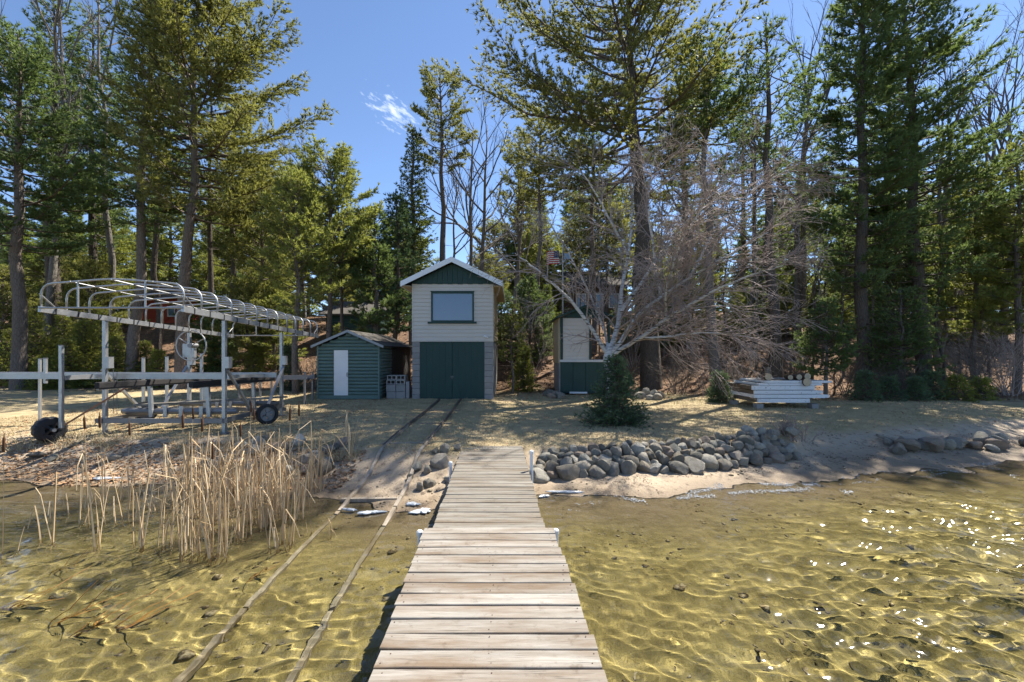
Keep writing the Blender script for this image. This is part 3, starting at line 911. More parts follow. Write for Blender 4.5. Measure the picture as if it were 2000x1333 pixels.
for r_ in range(5):
    for c in range(6):
        f = .04 + c * .066; zz = (6 / 13 + .05 + r_ * .105) * FH
        y = .07 * math.sin(f * 7) * f - .02
        pts = []
        for q in range(10):
            rr_ = .016 if q % 2 == 0 else .007
            pts.append((-f * fw + rr_ * math.sin(q * math.pi / 5), zz - .05 * f * f + rr_ * math.cos(q * math.pi / 5)))
        MB().prism(pts, y, y + .004, 'y').build('star', fwht, can)
f2 = thing('flag', 'small pale blue flag on the right of the flagpole', 'flag', (px(1102, FY), FY, pz(506, FY)))
cloth(-.5, 0, 0, .42, 'cloth', fsky, 0, f2)
cloth(-.5, 0, .42, .52, 'border', solid('flag_ochre', (.6, .42, .16)), 0, f2)

# ------------------------------------------------------------------ boat lift with canopy frame
lift = thing('boat_lift', 'tall aluminium boat lift with a bare hooped canopy frame on the left lawn', 'boat lift', (0, 0, 0))
A, AD = M['alu'], M['alu_dull']
cxl, cxr, cy0, cy1 = -8.58, -5.98, 7.9, 13.4
def cz(y): return 2.90 + (2.62 - 2.90) * (y - cy0) / (cy1 - cy0)
for x in (cxl, cxr):
    r_ = MB().bar((x, cy0, cz(cy0)), (x, cy1, cz(cy1)), .055, .105).build('canopy_rail', A, lift)
    for k in range(13):                      # dark tie straps on the rail
        y = cy0 + .25 + k * .42
        MB().bar((x, y, cz(y) - .003), (x, y + .03, cz(y + .03) - .003), .062, .112).build('strap', M['black'], r_)
nh = 13
for k in range(nh):
    y = cy0 + .03 + (cy1 - cy0 - .06) * k / (nh - 1)
    z = cz(y) + .05
    w = cxr - cxl; pts = []
    for q in range(5):
        a = math.pi / 2 * q / 4
        pts.append((cxl + .2 * (1 - math.cos(a)), y, z + .22 + .2 * math.sin(a)))
    P = [(cxl, y, z)] + pts + [((cxl + cxr) / 2 - .3, y, z + .485), ((cxl + cxr) / 2, y, z + .50), ((cxl + cxr) / 2 + .3, y, z + .485)]
    P += [(cxl + cxr - p[0], p[1], p[2]) for p in pts[::-1]] + [(cxr, y, z)]
    MB().tube(P, .018, 7).build('canopy_hoop', A, lift, smooth=True)
for dx, dz in ((0, .535), (-.75, .50), (.75, .50)):
    MB().tube([((cxl + cxr) / 2 + dx, cy0, cz(cy0) + dz), ((cxl + cxr) / 2 + dx, cy1, cz(cy1) + dz)], .011 if dx else .014, 6).build('purlin', A, lift)
for y in (cy0, cy1):
    MB().tube([(cxl, y, cz(y) + .02), (cxr, y, cz(y) + .02)], .018, 7).build('cross_tube', A, lift)
    for f in (.27, .74):
        x = cxl + (cxr - cxl) * f
        MB().tube([(x, y, cz(y) + .02), (x, y, cz(y) + .52)], .016, 6).build('end_upright', A, lift)
    sgy = .28 if y == cy0 else -.28
    for x in (cxl, cxr):
        MB().tube([(x, y, cz(y) + .28), (x, y + sgy, cz(y) + .05)], .012, 6).build('corner_brace', A, lift)
# legs
legs = {'fl': (-8.6, 9.2), 'fr': (-6.08, 9.2), 'rr': (-6.25, 11.8), 'rl': (-8.75, 11.8)}
bz = .68
for k_, (x, y) in legs.items():
    g = gz(x, y)
    lg = MB().bar((x, y, g - .03), (x, y, cz(y) - .05), .07, .07).build('leg', A, lift)
    MB().span((x - .12, y - .12, g - .02), (x + .12, y + .12, g + .015)).build('foot_pad', AD, lg)
    MB().span((x + .05, y - .06, 1.78), (x + .13, y + .06, 2.02)).build('pulley_housing', A, lg)
f4 = [legs[q] for q in ('fl', 'fr', 'rr', 'rl')]
for i in range(4):
    (xa, ya), (xb, yb) = f4[i], f4[(i + 1) % 4]
    e = .12
    d = Vector((xb - xa, yb - ya, 0)).normalized()
    zz = bz - (.0 if i % 2 == 0 else .006) - (.1 if i == 2 else 0)
    MB().bar((xa - d.x * e, ya - d.y * e - (.07 if i == 0 else 0), zz), (xb + d.x * e, yb + d.y * e - (.07 if i == 0 else 0), zz), .06, .095).build('base_beam', AD, lift)
for (x, y), (bx_, by_) in (((-8.6, 9.2), (-8.68, 10.3)), ((-6.08, 9.2), (-6.16, 10.2)), ((-6.25, 11.8), (-6.2, 10.9)), ((-8.75, 11.8), (-8.7, 10.9))):
    MB().bar((x + (.06 if x > -7 else -.06), y, 1.75), (bx_ + (.06 if x > -7 else -.06), by_, bz + .05), .05, .05).build('diagonal_brace', A, lift)
# cradle: two dark cross beams with bunk posts, then the carpeted bunks
for y, z in ((9.75, .80), (11.45, .78)):
    MB().tube([(-8.72, y, z), (-8.72 + .12, y, z), (-6.3, y, z), (-6.15, y, z)], [.055, .075, .075, .055], 10).build('cradle_beam', AD, lift)
    for xb_ in (-8.0, -6.72):
        MB().bar((xb_, y - .09, z - .12), (xb_ - .04, y - .09, 1.40), .075, .06).build('bunk_post', A, lift)
    for xb_ in (-7.35, -6.9, -7.7):
        MB().span((xb_ - .04, y - .1, z - .13), (xb_ + .04, y - .078, z + .12)).build('beam_bracket', A, lift)
for (x0, y0, x1, y1, z0, z1) in ((-8.02, 8.4, -8.0, 11.6, 1.47, 1.42), (-6.72, 9.1, -6.72, 12.3, 1.44, 1.40)):
    b = MB().bar((x0, y0, z0), (x1, y1, z1), .10, .13).build('bunk', M['bunk'], lift, bevel=.02)
    MB().bar((x0, y0 + .02, z0 - .075), (x1, y1 - .02, z1 - .075), .05, .018).build('bunk_rail', AD, b)
# winch wheel on the rear left leg
wc = (-8.55, 11.6, 2.30)
wh = thing_w = MB()
ring = [(wc[0] + .40 * math.cos(a), wc[1] + .0, wc[2] + .40 * math.sin(a)) for a in np.linspace(0, 2 * math.pi, 33)]
ww_ = MB().tube(ring, .016, 6, cap=False).build('winch_wheel', A, lift, smooth=True)
for a in range(3):
    an = a * math.pi * 2 / 3 + .5
    MB().tube([wc, (wc[0] + .39 * math.cos(an), wc[1], wc[2] + .39 * math.sin(an))], .011, 6).build('spoke', A, ww_)
MB().tube([(wc[0], wc[1] - .06, wc[2]), (wc[0], wc[1] + .2, wc[2])], .06, 12).build('hub', AD, ww_)
MB().span((-8.83, 11.66, 1.98), (-8.52, 11.757, 2.35)).build('winch_box', A, lift)
for (x, y, z0, z1) in ((-8.52, 9.3, .8, 1.75), (-8.46, 9.32, .8, 1.7), (-6.16, 9.3, .8, 1.8)):
    MB().tube([(x, y, z0), (x, y, z1)], .006, 5).build('cable', AD, lift)
# transport wheels
def lift_wheel(x, y, r_=.215, w=.14, lab=None):
    z = gz(x, y) + r_ - .01
    n = 28
    t = MB(); prof = [(-w / 2, r_ * .70), (-w / 2, r_ * .93), (-w / 2 + .03, r_), (w / 2 - .03, r_), (w / 2, r_ * .93), (w / 2, r_ * .70)]
    vs = []; fs = []
    for i in range(n):
        a = 2 * math.pi * i / n
        for (u_, rr_) in prof: vs.append((x + u_, y + rr_ * math.cos(a), z + rr_ * math.sin(a)))
    m = len(prof)
    for i in range(n):
        j = (i + 1) % n
        for q in range(m): fs.append((i * m + q, i * m + (q + 1) % m, j * m + (q + 1) % m, j * m + q))
    tire = t.add(vs, fs).build('tyre', M['black'], None, smooth=False)
    rim = MB()
    for k in range(5):
        a = 2 * math.pi * k / 5 + .3
        rim.bar((x, y, z), (x, y + r_ * .69 * math.cos(a), z + r_ * .69 * math.sin(a)), w * .55, .06, up=(1, 0, 0))
    rim.tube([(x - w * .42, y, z), (x + w * .42, y, z)], .05, 12)
    for k in range(24):
        a, b = 2 * math.pi * k / 24, 2 * math.pi * (k + 1) / 24
        rr_ = r_ * .64
        rim.bar((x, y + rr_ * math.cos(a), z + rr_ * math.sin(a)), (x, y + rr_ * math.cos(b), z + rr_ * math.sin(b)), w * .7, .03, up=(1, 0, 0))
    rim = rim.build('rim', M['alu_dull'], tire)
    return tire
for (x, y) in ((-5.88, 10.45), (-9.05, 10.75)):
    w_ = lift_wheel(0, 0, .245, .15); w_.name = 'wheel'; w_.parent = lift
    w_.location = (x, y, gz(x, y) - gz(0, 0)); w_.rotation_euler = (0, 0, R(-42))

# loose lumber lying across the base of the lift
for i, (a, b, lab) in enumerate((((-8.3, 9.55, .955), (-6.2, 11.15, .94), 'long grey plank lying across the boat lift beams, nearer the lake'),
                                 ((-8.1, 9.75, .955), (-6.0, 11.6, .935), 'long grey plank lying across the boat lift beams, behind its twin'))):
    o = MB().bar(a, b, .14, .04).build('lumber_plank', M['dock_far'], None)
    tag(o, lab, 'plank', 'planks lying in the boat lift')

# ------------------------------------------------------------------ roll-in dock frame resting across the lift
rd = thing('roll_in_dock', 'long pale aluminium roll-in dock frame with upright posts at the left edge', 'dock frame', (0, 0, 0))
zb = 1.60
def dl(x, off): return (x, 9.45 + (x + 9) * .13 + off, zb - (x + 9) * .008 - off * .03)
for off, xa, xb_ in ((0, -14.0, -6.35), (1.45, -14.0, -6.1)):
    MB().bar(dl(xa, off), dl(xb_, off), .05, .125).build('side_beam', A, rd)
for k in range(9):
    x = -13.6 + k * .9
    a, b = dl(x, .03), dl(x, 1.42)
    MB().bar((a[0], a[1], a[2] - .01), (b[0], b[1], b[2] - .01), .045, .07).build('cross_member', A, rd)
def dpost(x, y, z0, z1, w=.048):
    p = MB().bar((x, y, z0), (x, y, z1), w, w).build('post', A, rd)
    MB().span((x - w * .6, y - w * .6, z1), (x + w * .6, y + w * .6, z1 + .018)).build('post_cap', AD, p)
    return p
wp = dpost(px(120, 8.72), 8.72, gz(-9.03, 8.72) + .26, pz(676, 8.72), .058)
dpost(px(107, 9.55), 9.36, 1.45, pz(701, 9.4), .05)
dpost(px(78, 10.95), 10.95, gz(-11.9, 10.95) - .05, pz(702, 10.95))
for X_, ytop in ((277, 700), (323, 698), (391, 692)):
    dpost(px(X_, 11.6), 11.65, gz(px(X_, 11.6), 11.65) - .05, pz(ytop, 11.6), .055)
MB().bar((px(122, 8.75), 8.75, gz(-9, 8.75) + .28), (dl(-8.15, 0)[0], dl(-8.15, 0)[1] - .05, 1.52), .035, .035).build('strut', M['rust'], rd)
MB().bar((px(120, 8.72), 8.76, 1.6), (px(120, 8.72), 9.36, 1.6), .06, .09).build('bracket', A, rd)
# fat ribbed roller wheel
wx, wy, wr, ww2 = px(97, 8.72), 8.72, .255, .25
zc = gz(wx, wy) + wr - .02
n = 36; prof = [(-ww2 / 2, .40), (-ww2 / 2, .80), (-ww2 * .36, .97), (-ww2 * .1, 1.0), (ww2 * .1, 1.0), (ww2 * .36, .97), (ww2 / 2, .80), (ww2 / 2, .40)]
vs = []; fs = []
ca, sa = math.cos(R(-28)), math.sin(R(-28))
for i in range(n):
    a = 2 * math.pi * i / n
    for q, (u_, f_) in enumerate(prof):
        rr_ = wr * f_ * (1 - (.055 if (i % 3 == 0 and 1 < q < 6) else 0))
        lx, ly = u_, rr_ * math.cos(a)
        vs.append((wx + lx * ca - ly * sa, wy + lx * sa + ly * ca, zc + rr_ * math.sin(a)))
m_ = len(prof)
for i in range(n):
    j = (i + 1) % n
    for q in range(m_ - 1): fs.append((i * m_ + q, i * m_ + q + 1, j * m_ + q + 1, j * m_ + q))
rw = MB().add(vs, fs).build('wheel', M['black'], rd, smooth=False)
for k in range(5):
    a = 2 * math.pi * k / 5
    for sg in (-.38, .38):
        c0 = (wx + sg * ww2 * ca, wy + sg * ww2 * sa, zc)
        ly = wr * .62 * math.cos(a)
        MB().bar(c0, (c0[0] - ly * sa, c0[1] + ly * ca, zc + wr * .62 * math.sin(a)), .04, .07, up=(1, 0, .1)).build('spoke', M['black'], rw)
MB().tube([(wx - .2 * ca, wy - .2 * sa, zc), (wx + .24 * ca, wy + .24 * sa, zc)], .035, 10).build('axle', AD, rw)

# dark trailer-like frame behind the lift
df = thing('stored_dock', 'low dark aluminium dock frame with short posts behind the boat lift', 'dock frame', (0, 0, 0))
for y, z, xa, xb_ in ((13.9, 1.28, -9.6, -6.55), (15.1, 1.22, -9.9, -6.85)):
    MB().bar((xa, y, z), (xb_, y, z + .05), .05, .14).build('side_beam', AD, df)
    for x in (xa + .4, xb_ - .1, (xa + xb_) / 2):
        MB().bar((x, y + .06, gz(x, y) - .05), (x, y + .06, z + .22), .05, .05).build('post', AD, df)
for k in range(6):
    x = -9.5 + k * .55
    MB().bar((x, 13.93, 1.27), (x - .28, 15.07, 1.21), .04, .06).build('cross_member', AD, df)

# ------------------------------------------------------------------ stack of white dock sections
WYp = 12.95
wx0 = px(1476, WYp)
zs = gz(8, WYp)
base_z = pz(789, WYp)
sections = [  # (front px left, front px right, z0 px, z1 px, shade words)
    (1480, 1582, 787, 779), (1474, 1612, 778, 771), (1473, 1600, 770, 763), (1469, 1592, 762, 754), (1482, 1606, 753.5, 749), (1494, 1617, 748.5, 744)]
rown = ['lowest', 'second', 'third', 'fourth', 'fifth', 'topmost']
for i, (xa, xb_, ya, yb) in enumerate(sections):
    x0, x1 = px(xa, WYp), px(xb_, WYp); z0, z1 = pz(ya, WYp), pz(yb, WYp)
    t = thing('stored_dock', 'flaking white dock panel, %s in the stack at the foot of the slope' % rown[i], 'dock panel', (x0, WYp, z0), 0.0, 'stacked white dock panels')
    h = z1 - z0; w = x1 - x0; dp = 1.4 + rnd.uniform(-.1, .1)
    MB().span((0, 0, 0), (w, .045, h)).build('front_board', M['white_flaky'], t, bevel=.004)
    MB().span((0, dp - .045, 0), (w, dp, h)).build('rear_board', M['white_flaky'], t)
    for x in (0.002, w - .047):
        MB().span((x, .047, .002), (x + .045, dp - .047, h - .004)).build('end_board', M['dock_under'] if i in (2, 3, 0) else M['white_flaky'], t)
    npk = 9
    for k in range(npk):
        y0 = .05 + (dp - .1) * k / npk
        MB().span((.05, y0 + .004, h - .035), (w - .05, y0 + (dp - .1) / npk - .004, h - .006)).build('slat', M['dock_far'], t)
    if i in (1, 2, 5):
        MB().span((w + .003, .02, h * .1), (w + .13, .10, h * .9)).build('bracket', M['white_flaky'], t)
for i, (xx, yy, lab) in enumerate(((1484, 0.02, 'front left'), (1592, 0.02, 'front right'), (1462, .95, 'rear left'), (1590, 1.15, 'rear right'))):
    Y = WYp + yy
    x = px(xx, Y) if yy < .5 else px(xx, WYp) + .1
    g = gz(x, Y)
    o = MB().span((-.10, 0, 0), (.10, .22, max(.09, base_z + .005 - g))).build('support_block', M['block'], None, bevel=.008)
    o.location = (x, Y - .02, g - .012)
    tag(o, 'grey concrete block carrying the %s corner of the white panel stack' % lab, 'concrete block', 'blocks under the panel stack')
zt = pz(744, WYp)
def log(x, y, z, r_, L, az, lab, name='log_round'):
    t = thing(name, lab, 'log', (x, y, z + r_))
    d = Vector((math.cos(az), math.sin(az), 0))
    MB().tube([tuple(-d * L / 2), tuple(d * 0), tuple(d * L / 2)], [r_, r_ * 1.03, r_ * .97], 14, cap=False).build('bark', M['log_bark'], t)
    for sg in (-1, 1):
        MB().tube([tuple(d * sg * (L / 2 - .012)), tuple(d * sg * (L / 2 + .001))], r_ * .97, 14).build('cut_end', M['log_end'], t)
log(px(1497, 13.2), 13.2, zt + .0, .105, .3, R(82), 'pale log round on the left of the white panel stack')
log(px(1540, 13.5), 13.5, zt, .075, .35, R(75), 'small log, first of the row on top of the white panel stack')
log(px(1555, 13.5), 13.5, zt, .085, .35, R(84), 'log, second of the row on top of the white panel stack')
log(px(1569, 13.5), 13.5, zt, .105, .35, R(95), 'larger log, last of the row on top of the white panel stack')
log(px(1571, 13.0), 12.9, zt - .16, .125, .06, R(90), 'dark round of wood hanging at the front of the white panel stack', 'wood_disc')
o = MB().span((-.07, -.05, 0), (.07, .05, .42)).build('timber_post', M['dock_under'], None, bevel=.006)
o.location = (px(1499, 13.9), 13.9, zt - .05); tag(o, 'short upright timber behind the white panel stack', 'post')

# ------------------------------------------------------------------ rocks
def rock_mesh(seed):
    r_ = random.Random(seed)
    bm = bmesh.new(); bmesh.ops.create_icosphere(bm, subdivisions=3, radius=1.0)
    cuts = []
    for k in range(r_.randint(9, 15)):
        v = Vector((r_.gauss(0, 1), r_.gauss(0, 1), r_.gauss(0, 1))).normalized()
        cuts.append((v, r_.uniform(.50, .92)))
    ph = [r_.uniform(0, 6.28) for _ in range(6)]
    for v in bm.verts:
        p = v.co
        for n_, d in cuts:
            e = p.dot(n_) - d
            if e > 0: p = p - n_ * e * .95
        k = 1 + .05 * math.sin(3.1 * p.x + ph[0]) * math.sin(2.7 * p.y + ph[1]) + .03 * math.sin(6.3 * p.z + ph[2]) * math.sin(7.1 * p.x + ph[3])
        v.co = p * k
    bm.normal_update()
    for e in bm.edges:
        if len(e.link_faces) == 2 and e.calc_face_angle(0) > .42: e.smooth = False
    me = bpy.data.meshes.new('rock'); bm.to_mesh(me); bm.free()
    me.polygons.foreach_set('use_smooth', [True] * len(me.polygons))
    me.materials.append(M['rock'])
    return me
ROCKS = [rock_mesh(100 + i) for i in range(22)]
def rock(x, y, z, s, lab, grp, flat=.8):
    o = bpy.data.objects.new('rock', ROCKS[rnd.randrange(len(ROCKS))])
    link(o)
    o.location = (x, y, z)
    o.rotation_euler = (rnd.uniform(-.5, .5), rnd.uniform(-.5, .5), rnd.uniform(0, 6.28))
    o.scale = (s * rnd.uniform(.85, 1.45), s * rnd.uniform(.8, 1.15), s * rnd.uniform(flat - .1, flat + .3))
    tag(o, lab, 'rock', grp)
    return o
def ordw(n):
    W = ['first', 'second', 'third', 'fourth', 'fifth', 'sixth', 'seventh', 'eighth', 'ninth', 'tenth', 'eleventh', 'twelfth', 'thirteenth', 'fourteenth', 'fifteenth', 'sixteenth', 'seventeenth', 'eighteenth', 'nineteenth', 'twentieth']
    if n < 20: return W[n]
    if n == 29: return 'thirtieth'
    if n >= 99: return 'hundredth' if n == 99 else 'hundred-and-' + ordw(n - 100)
    if (n + 1) % 10 == 0: return {9: 'ninetieth', 4: 'fortieth', 5: 'fiftieth', 6: 'sixtieth', 7: 'seventieth', 8: 'eightieth'}[(n + 1) // 10]
    return ['twenty', 'thirty', 'forty', 'fifty', 'sixty', 'seventy', 'eighty', 'ninety'][(n + 1) // 10 - 2] + '-' + W[(n + 1) % 10 - 1]
# the wall right of the dock: rows that step back and up
def wall_y(x):   # foot of the wall
    return np.interp(x, [.3, 1.2, 2.6, 4.0, 5.4], [7.08, 7.15, 7.42, 7.80, 8.22])
rowsr = [('bottom', 0.0, -.01, .145, 0), ('second', .11, .095, .125, 1), ('third', .23, .185, .12, 2), ('fourth', .36, .265, .11, 3), ('top', .52, .33, .10, 4)]
for nm, dy, dz, s0, ri in rowsr:
    x = .28 + .06 * ri; k = 0
    xend = 5.35 - .1 * ri
    while x < xend:
        s = s0 * rnd.uniform(.68, 1.28)
        if ri == 0 and k == 2: s = .22
        if ri == 0 and 2.75 < x < 3.1: s = .20
        x += s * .80
        y = wall_y(x) + dy + rnd.uniform(-.05, .05)
        hgt = max(gz(x, wall_y(x) - .2) + dz * (1 + .25 * (x - 3) / 3), gz(x, y) - s * .12) + rnd.uniform(-.015, .03)
        sz_ = 'large' if s > .17 else ('small' if s < .105 else 'medium')
        rock(x, y, hgt + s * .35, s, '%s rock, %s from the dock in the %s row of the rock wall' % (sz_, ordw(k), nm), 'rocks of the wall right of the dock')
        x += s * .80; k += 1
hp = []
for k in range(10):                               # heap at the far end of the wall
    x = 4.7 + rnd.uniform(0, .95); hp.append((x, wall_y(x) + .25 + rnd.uniform(0, .5), .40 + rnd.uniform(0, .14), rnd.uniform(.09, .14)))
hp.sort(key=lambda q: q[0] / q[1])
for k, (x, y, z, s) in enumerate(hp):
    rock(x, y, z, s, 'rock in the heap at the far end of the rock wall, %s from the left' % ordw(k), 'rocks heaped at the end of the wall', .6)
fr = []
for k in range(28):
    f = k / 27
    x = 7.55 + f * 3.6 + rnd.uniform(-.12, .12); y = 8.85 + f * .55 + rnd.uniform(-.25, .32)
    s = rnd.uniform(.08, .17) * (1.5 if k in (8, 14, 15, 22) else 1)
    fr.append((x, y, s))
fr.sort(key=lambda q: q[0] / q[1])
for k, (x, y, s) in enumerate(fr):
    lab = 'rock in the far right pile on the beach, %s from its left end' % ordw(k)
    rock(x, y, gz(x, y) + s * .6, s * 1.1, lab, 'rocks of the far right pile', .7)
o = MB().span((-.19, -.06, -.03), (.19, .06, .03)).build('stone_slab', M['rock'], None, bevel=.02)
o.location = (px(1732, 9.2), 9.2, gz(7.9, 9.2) + .06); o.rotation_euler = (.1, .35, -.3); tag(o, 'flat pale slab of stone at the left end of the far right pile', 'stone')
lf = []
for k in range(22):                               # rocks left of the rails at the bank
    x = -5.5 + 2.75 * rnd.random(); y = shore(np.array([x]))[0] + 1.05 + rnd.uniform(-.25, .75)
    lf.append((x, y, rnd.uniform(.09, .19)))
lf.sort(key=lambda q: q[0] / q[1])
for k, (x, y, s) in enumerate(lf):
    rock(x, y, gz(x, y) + s * .4, s, 'rock on the bank behind the cattails, %s from the left' % ordw(k), 'rocks on the bank behind the cattails', .75)
for k, (X_, Y_, s) in enumerate(sorted(((815, 7.0, .10), (835, 6.95, .085), (840, 6.6, .10), (862, 7.15, .15), (870, 7.6, .13), (893, 7.75, .10), (876, 6.75, .08), (820, 6.45, .085), (800, 6.75, .07), (850, 7.55, .09)))):
    x = px(X_, Y_)
    rock(x, Y_, gz(x, Y_) + s * .4, s, 'rock between the rails and the dock, %s from the left in the cluster' % ordw(k), 'rocks between rails and dock')
for k, (X_, Y_, s) in enumerate(((1072, 16.2, .22), (1078, 15.6, .15), (1083, 15.9, .2), (1092, 15.8, .2), (1098, 15.5, .16), (1243, 16.3, .22), (1250, 15.6, .2), (1260, 16.2, .25), (1268, 15.3, .18), (1275, 16.0, .22), (1284, 15.2, .16), (1290, 15.8, .2))):
    x = px(X_, Y_)
    g_ = 'left corner of the stair hut' if k < 5 else 'slope foot by the big spruce'
    rock(x, Y_, gz(x, Y_) + s * .35, s, '%s pale rock from the left at the %s' % (ordw(k if k < 5 else k - 5).capitalize(), g_), 'rocks at the ' + g_)
for k, (X_, Y_, s) in enumerate(((78, 8.2, .16), (100, 8.05, .13), (225, 7.95, .12), (560, 8.1, .16))):
    x = px(X_, Y_)
    rock(x, Y_, gz(x, Y_) + s * .1, s, ['flat pale rock below the roller wheel', 'smaller flat rock right below the roller wheel', 'dark flat rock half buried in the left bank', 'pink-grey rock in the reeds'][k], 'rocks of the left bank', .4)

# ------------------------------------------------------------------ cattails
def reed_mat():
    t = NT('dry_reed'); c = t.coord('World'); r_ = t.rand()
    n = t.noise(c, 7, 4)
    k = t.mix(r_, (0.47, 0.33, 0.18), (0.70, 0.55, 0.35))
    k = t.mix(t.ramp(n, [(.45, 0.0), (.75, .45)]), k, (0.38, 0.23, 0.10))
    d = t.bsdf(k, .8, spec=.2)
    return t.done(d)
M['reed'] = reed_mat()
M['cathead'] = painted('cattail_head', (0.085, 0.042, 0.022), .95, .3, 20)
def reed_stem_mesh(h, lean, bend, w, broken):
    P = []; n = 5
    for i in range(n + 1):
        f = i / n
        P.append(Vector((lean * f + bend * f * f, 0, h * f - abs(bend) * f * f * .35)))
    if broken:
        tip = P[-1]; P += [tip + Vector((broken * .55, 0, -.10)), tip + Vector((broken, 0, -.42 * h))]
    m = MB(); vs = []; fs = []
    for i, p in enumerate(P):
        ww = w * (1 - .55 * i / (len(P) - 1))
        vs += [p + Vector((0, -ww, 0)), p + Vector((ww * .8, 0, ww * .1)), p + Vector((0, ww, 0)), p + Vector((-ww * .8, 0, 0))]
    for i in range(len(P) - 1):
        for q in range(4): fs.append((i * 4 + q, i * 4 + (q + 1) % 4, i * 4 + 4 + (q + 1) % 4, i * 4 + 4 + q))
    m.add([tuple(v) for v in vs], fs)
    o = m.build('stem', M['reed']); me = o.data
    bpy.data.objects.remove(o)
    return me
STEMS = []
for i in range(40):
    br = 0 if rnd.random() < .6 else rnd.uniform(-.4, .4)
    STEMS.append(reed_stem_mesh(rnd.uniform(.48, 1.02), rnd.uniform(-.07, .09), rnd.uniform(-.08, .11), rnd.uniform(.0055, .0128), br))
tall = [reed_stem_mesh(rnd.uniform(1.25, 1.5), rnd.uniform(-.03, .06), rnd.uniform(-.03, .06), .006, 0) for _ in range(4)]
M['wet_reed'] = painted('drowned_reed', (0.52, 0.27, 0.085), .6, .35, 6)
lying = [reed_stem_mesh(.7, .5, .2, .019, 0), reed_stem_mesh(.8, .65, .1, .017, 0), reed_stem_mesh(.5, .42, .25, .020, 0)]
for m_ in lying: m_.materials[0] = M['wet_reed']
hd = MB().tube([(0, 0, -.08), (0, 0, -.07), (0, 0, .06), (0, 0, .075), (0, 0, .12)], [.005, .0125, .0125, .005, .003], 8).build('seed_head', M['cathead'], smooth=True)
HEAD = hd.data; bpy.data.objects.remove(hd)
def clump(x, y, n, spread, lab, meshes, heads=0, scale=1.0, sink=0.0):
    z = gz(x, y) - .03 - sink
    t = thing('cattail_clump', lab, 'cattails', (x, y, z), 0, 'dry cattail clumps in the shallows')
    for i in range(n):
        me = meshes[rnd.randrange(len(meshes))]
        o = bpy.data.objects.new('stem', me); link(o, t)
        a = rnd.uniform(0, 6.28); rr_ = spread * math.sqrt(rnd.random())
        o.location = (rr_ * math.cos(a), rr_ * math.sin(a), 0)
        o.rotation_euler = (rnd.uniform(-.12, .12), rnd.uniform(-.10, .12), rnd.gauss(0, 1.0) if rnd.random() < .6 else rnd.uniform(0, 6.28))
        s = rnd.uniform(.72, 1.18) * scale
        o.scale = (s, s, s); o.cycles.is_caustics_receiver = True
        if i < heads:
            o.data = tall[rnd.randrange(len(tall))]; o.rotation_euler = (rnd.uniform(-.04, .04), rnd.uniform(-.04, .04), rnd.uniform(0, 6.28)); o.scale = (1, 1, 1)
            tipz = max(v.co.z for v in o.data.vertices); tip = max(o.data.vertices, key=lambda v: v.co.z).co
            h_ = bpy.data.objects.new('seed_head', HEAD); link(h_, o); h_.location = (tip.x, tip.y, tip.z + .03)
    return t
cl = []
spots = [(100, 4.9), (120, 5.6), (150, 5.3), (195, 4.75), (212, 5.4), (262, 4.9), (300, 4.8), (305, 5.8), (333, 4.75), (365, 5.6), (385, 4.6), (405, 5.1), (432, 4.55), (430, 5.5), (455, 5.9),
         (470, 5.0), (492, 5.4), (500, 5.9), (515, 5.3), (540, 4.75), (548, 5.6), (572, 5.5), (590, 5.9), (345, 6.2), (400, 6.4), (440, 6.5), (480, 6.3), (525, 6.2), (560, 6.3), (240, 6.2), (180, 6.0), (610, 6.55), (270, 5.5), (10, 4.6), (375, 6.05), (420, 6.0), (545, 6.6), (465, 6.7)]
spots = [(px(a, b), b) for a, b in spots]
spots.sort(key=lambda p: p[0] / p[1])
for k, (x, y) in enumerate(spots):
    nn = rnd.randint(11, 17) if x / y > -.80 else rnd.randint(3, 6)
    nn = nn if y < 6.15 else nn + 3
    clump(x, y, nn, .10 + .05 * rnd.random() + (.07 if y > 6.1 else 0), 'dry tan cattail clump, %s from the left in the reed bed' % ordw(k), STEMS, 1 if k % 3 == 0 else 0)
clump(px(683, 7.7), 7.7, 12, .05, 'dry tuft of reeds standing on the bank beside the rails', STEMS, 0, .85)
clump(px(600, 5.0), 5.1, 4, .04, 'short broken reed stubs near the left rail', STEMS, 0, .35)
clump(px(640, 4.95), 5.0, 5, .05, 'short bent reed stubs between the rails', STEMS, 0, .4)
for k, (a, b, s, lab) in enumerate(((155, 3.45, .7, 'pale reed bundle leaning out of the water nearest the camera'), (225, 3.5, .8, 'bundle of orange drowned reeds right of the leaning bundle'), (95, 3.55, .7, 'orange drowned reeds left of the leaning bundle'), (8, 3.75, .8, 'drowned reeds at the left edge of the photo'), (480, 4.2, .5, 'brown drowned reeds in front of the reed bed'), (110, 4.35, .55, 'slanted broken reeds at the left front of the reed bed'))):
    t = clump(px(a, b), b, 4, .06, lab, lying, 0, s * .85)
    for c in t.children: c.rotation_euler = (rnd.uniform(-.1, .1), rnd.uniform(-.2, .15), R(20) + rnd.gauss(0, .35))

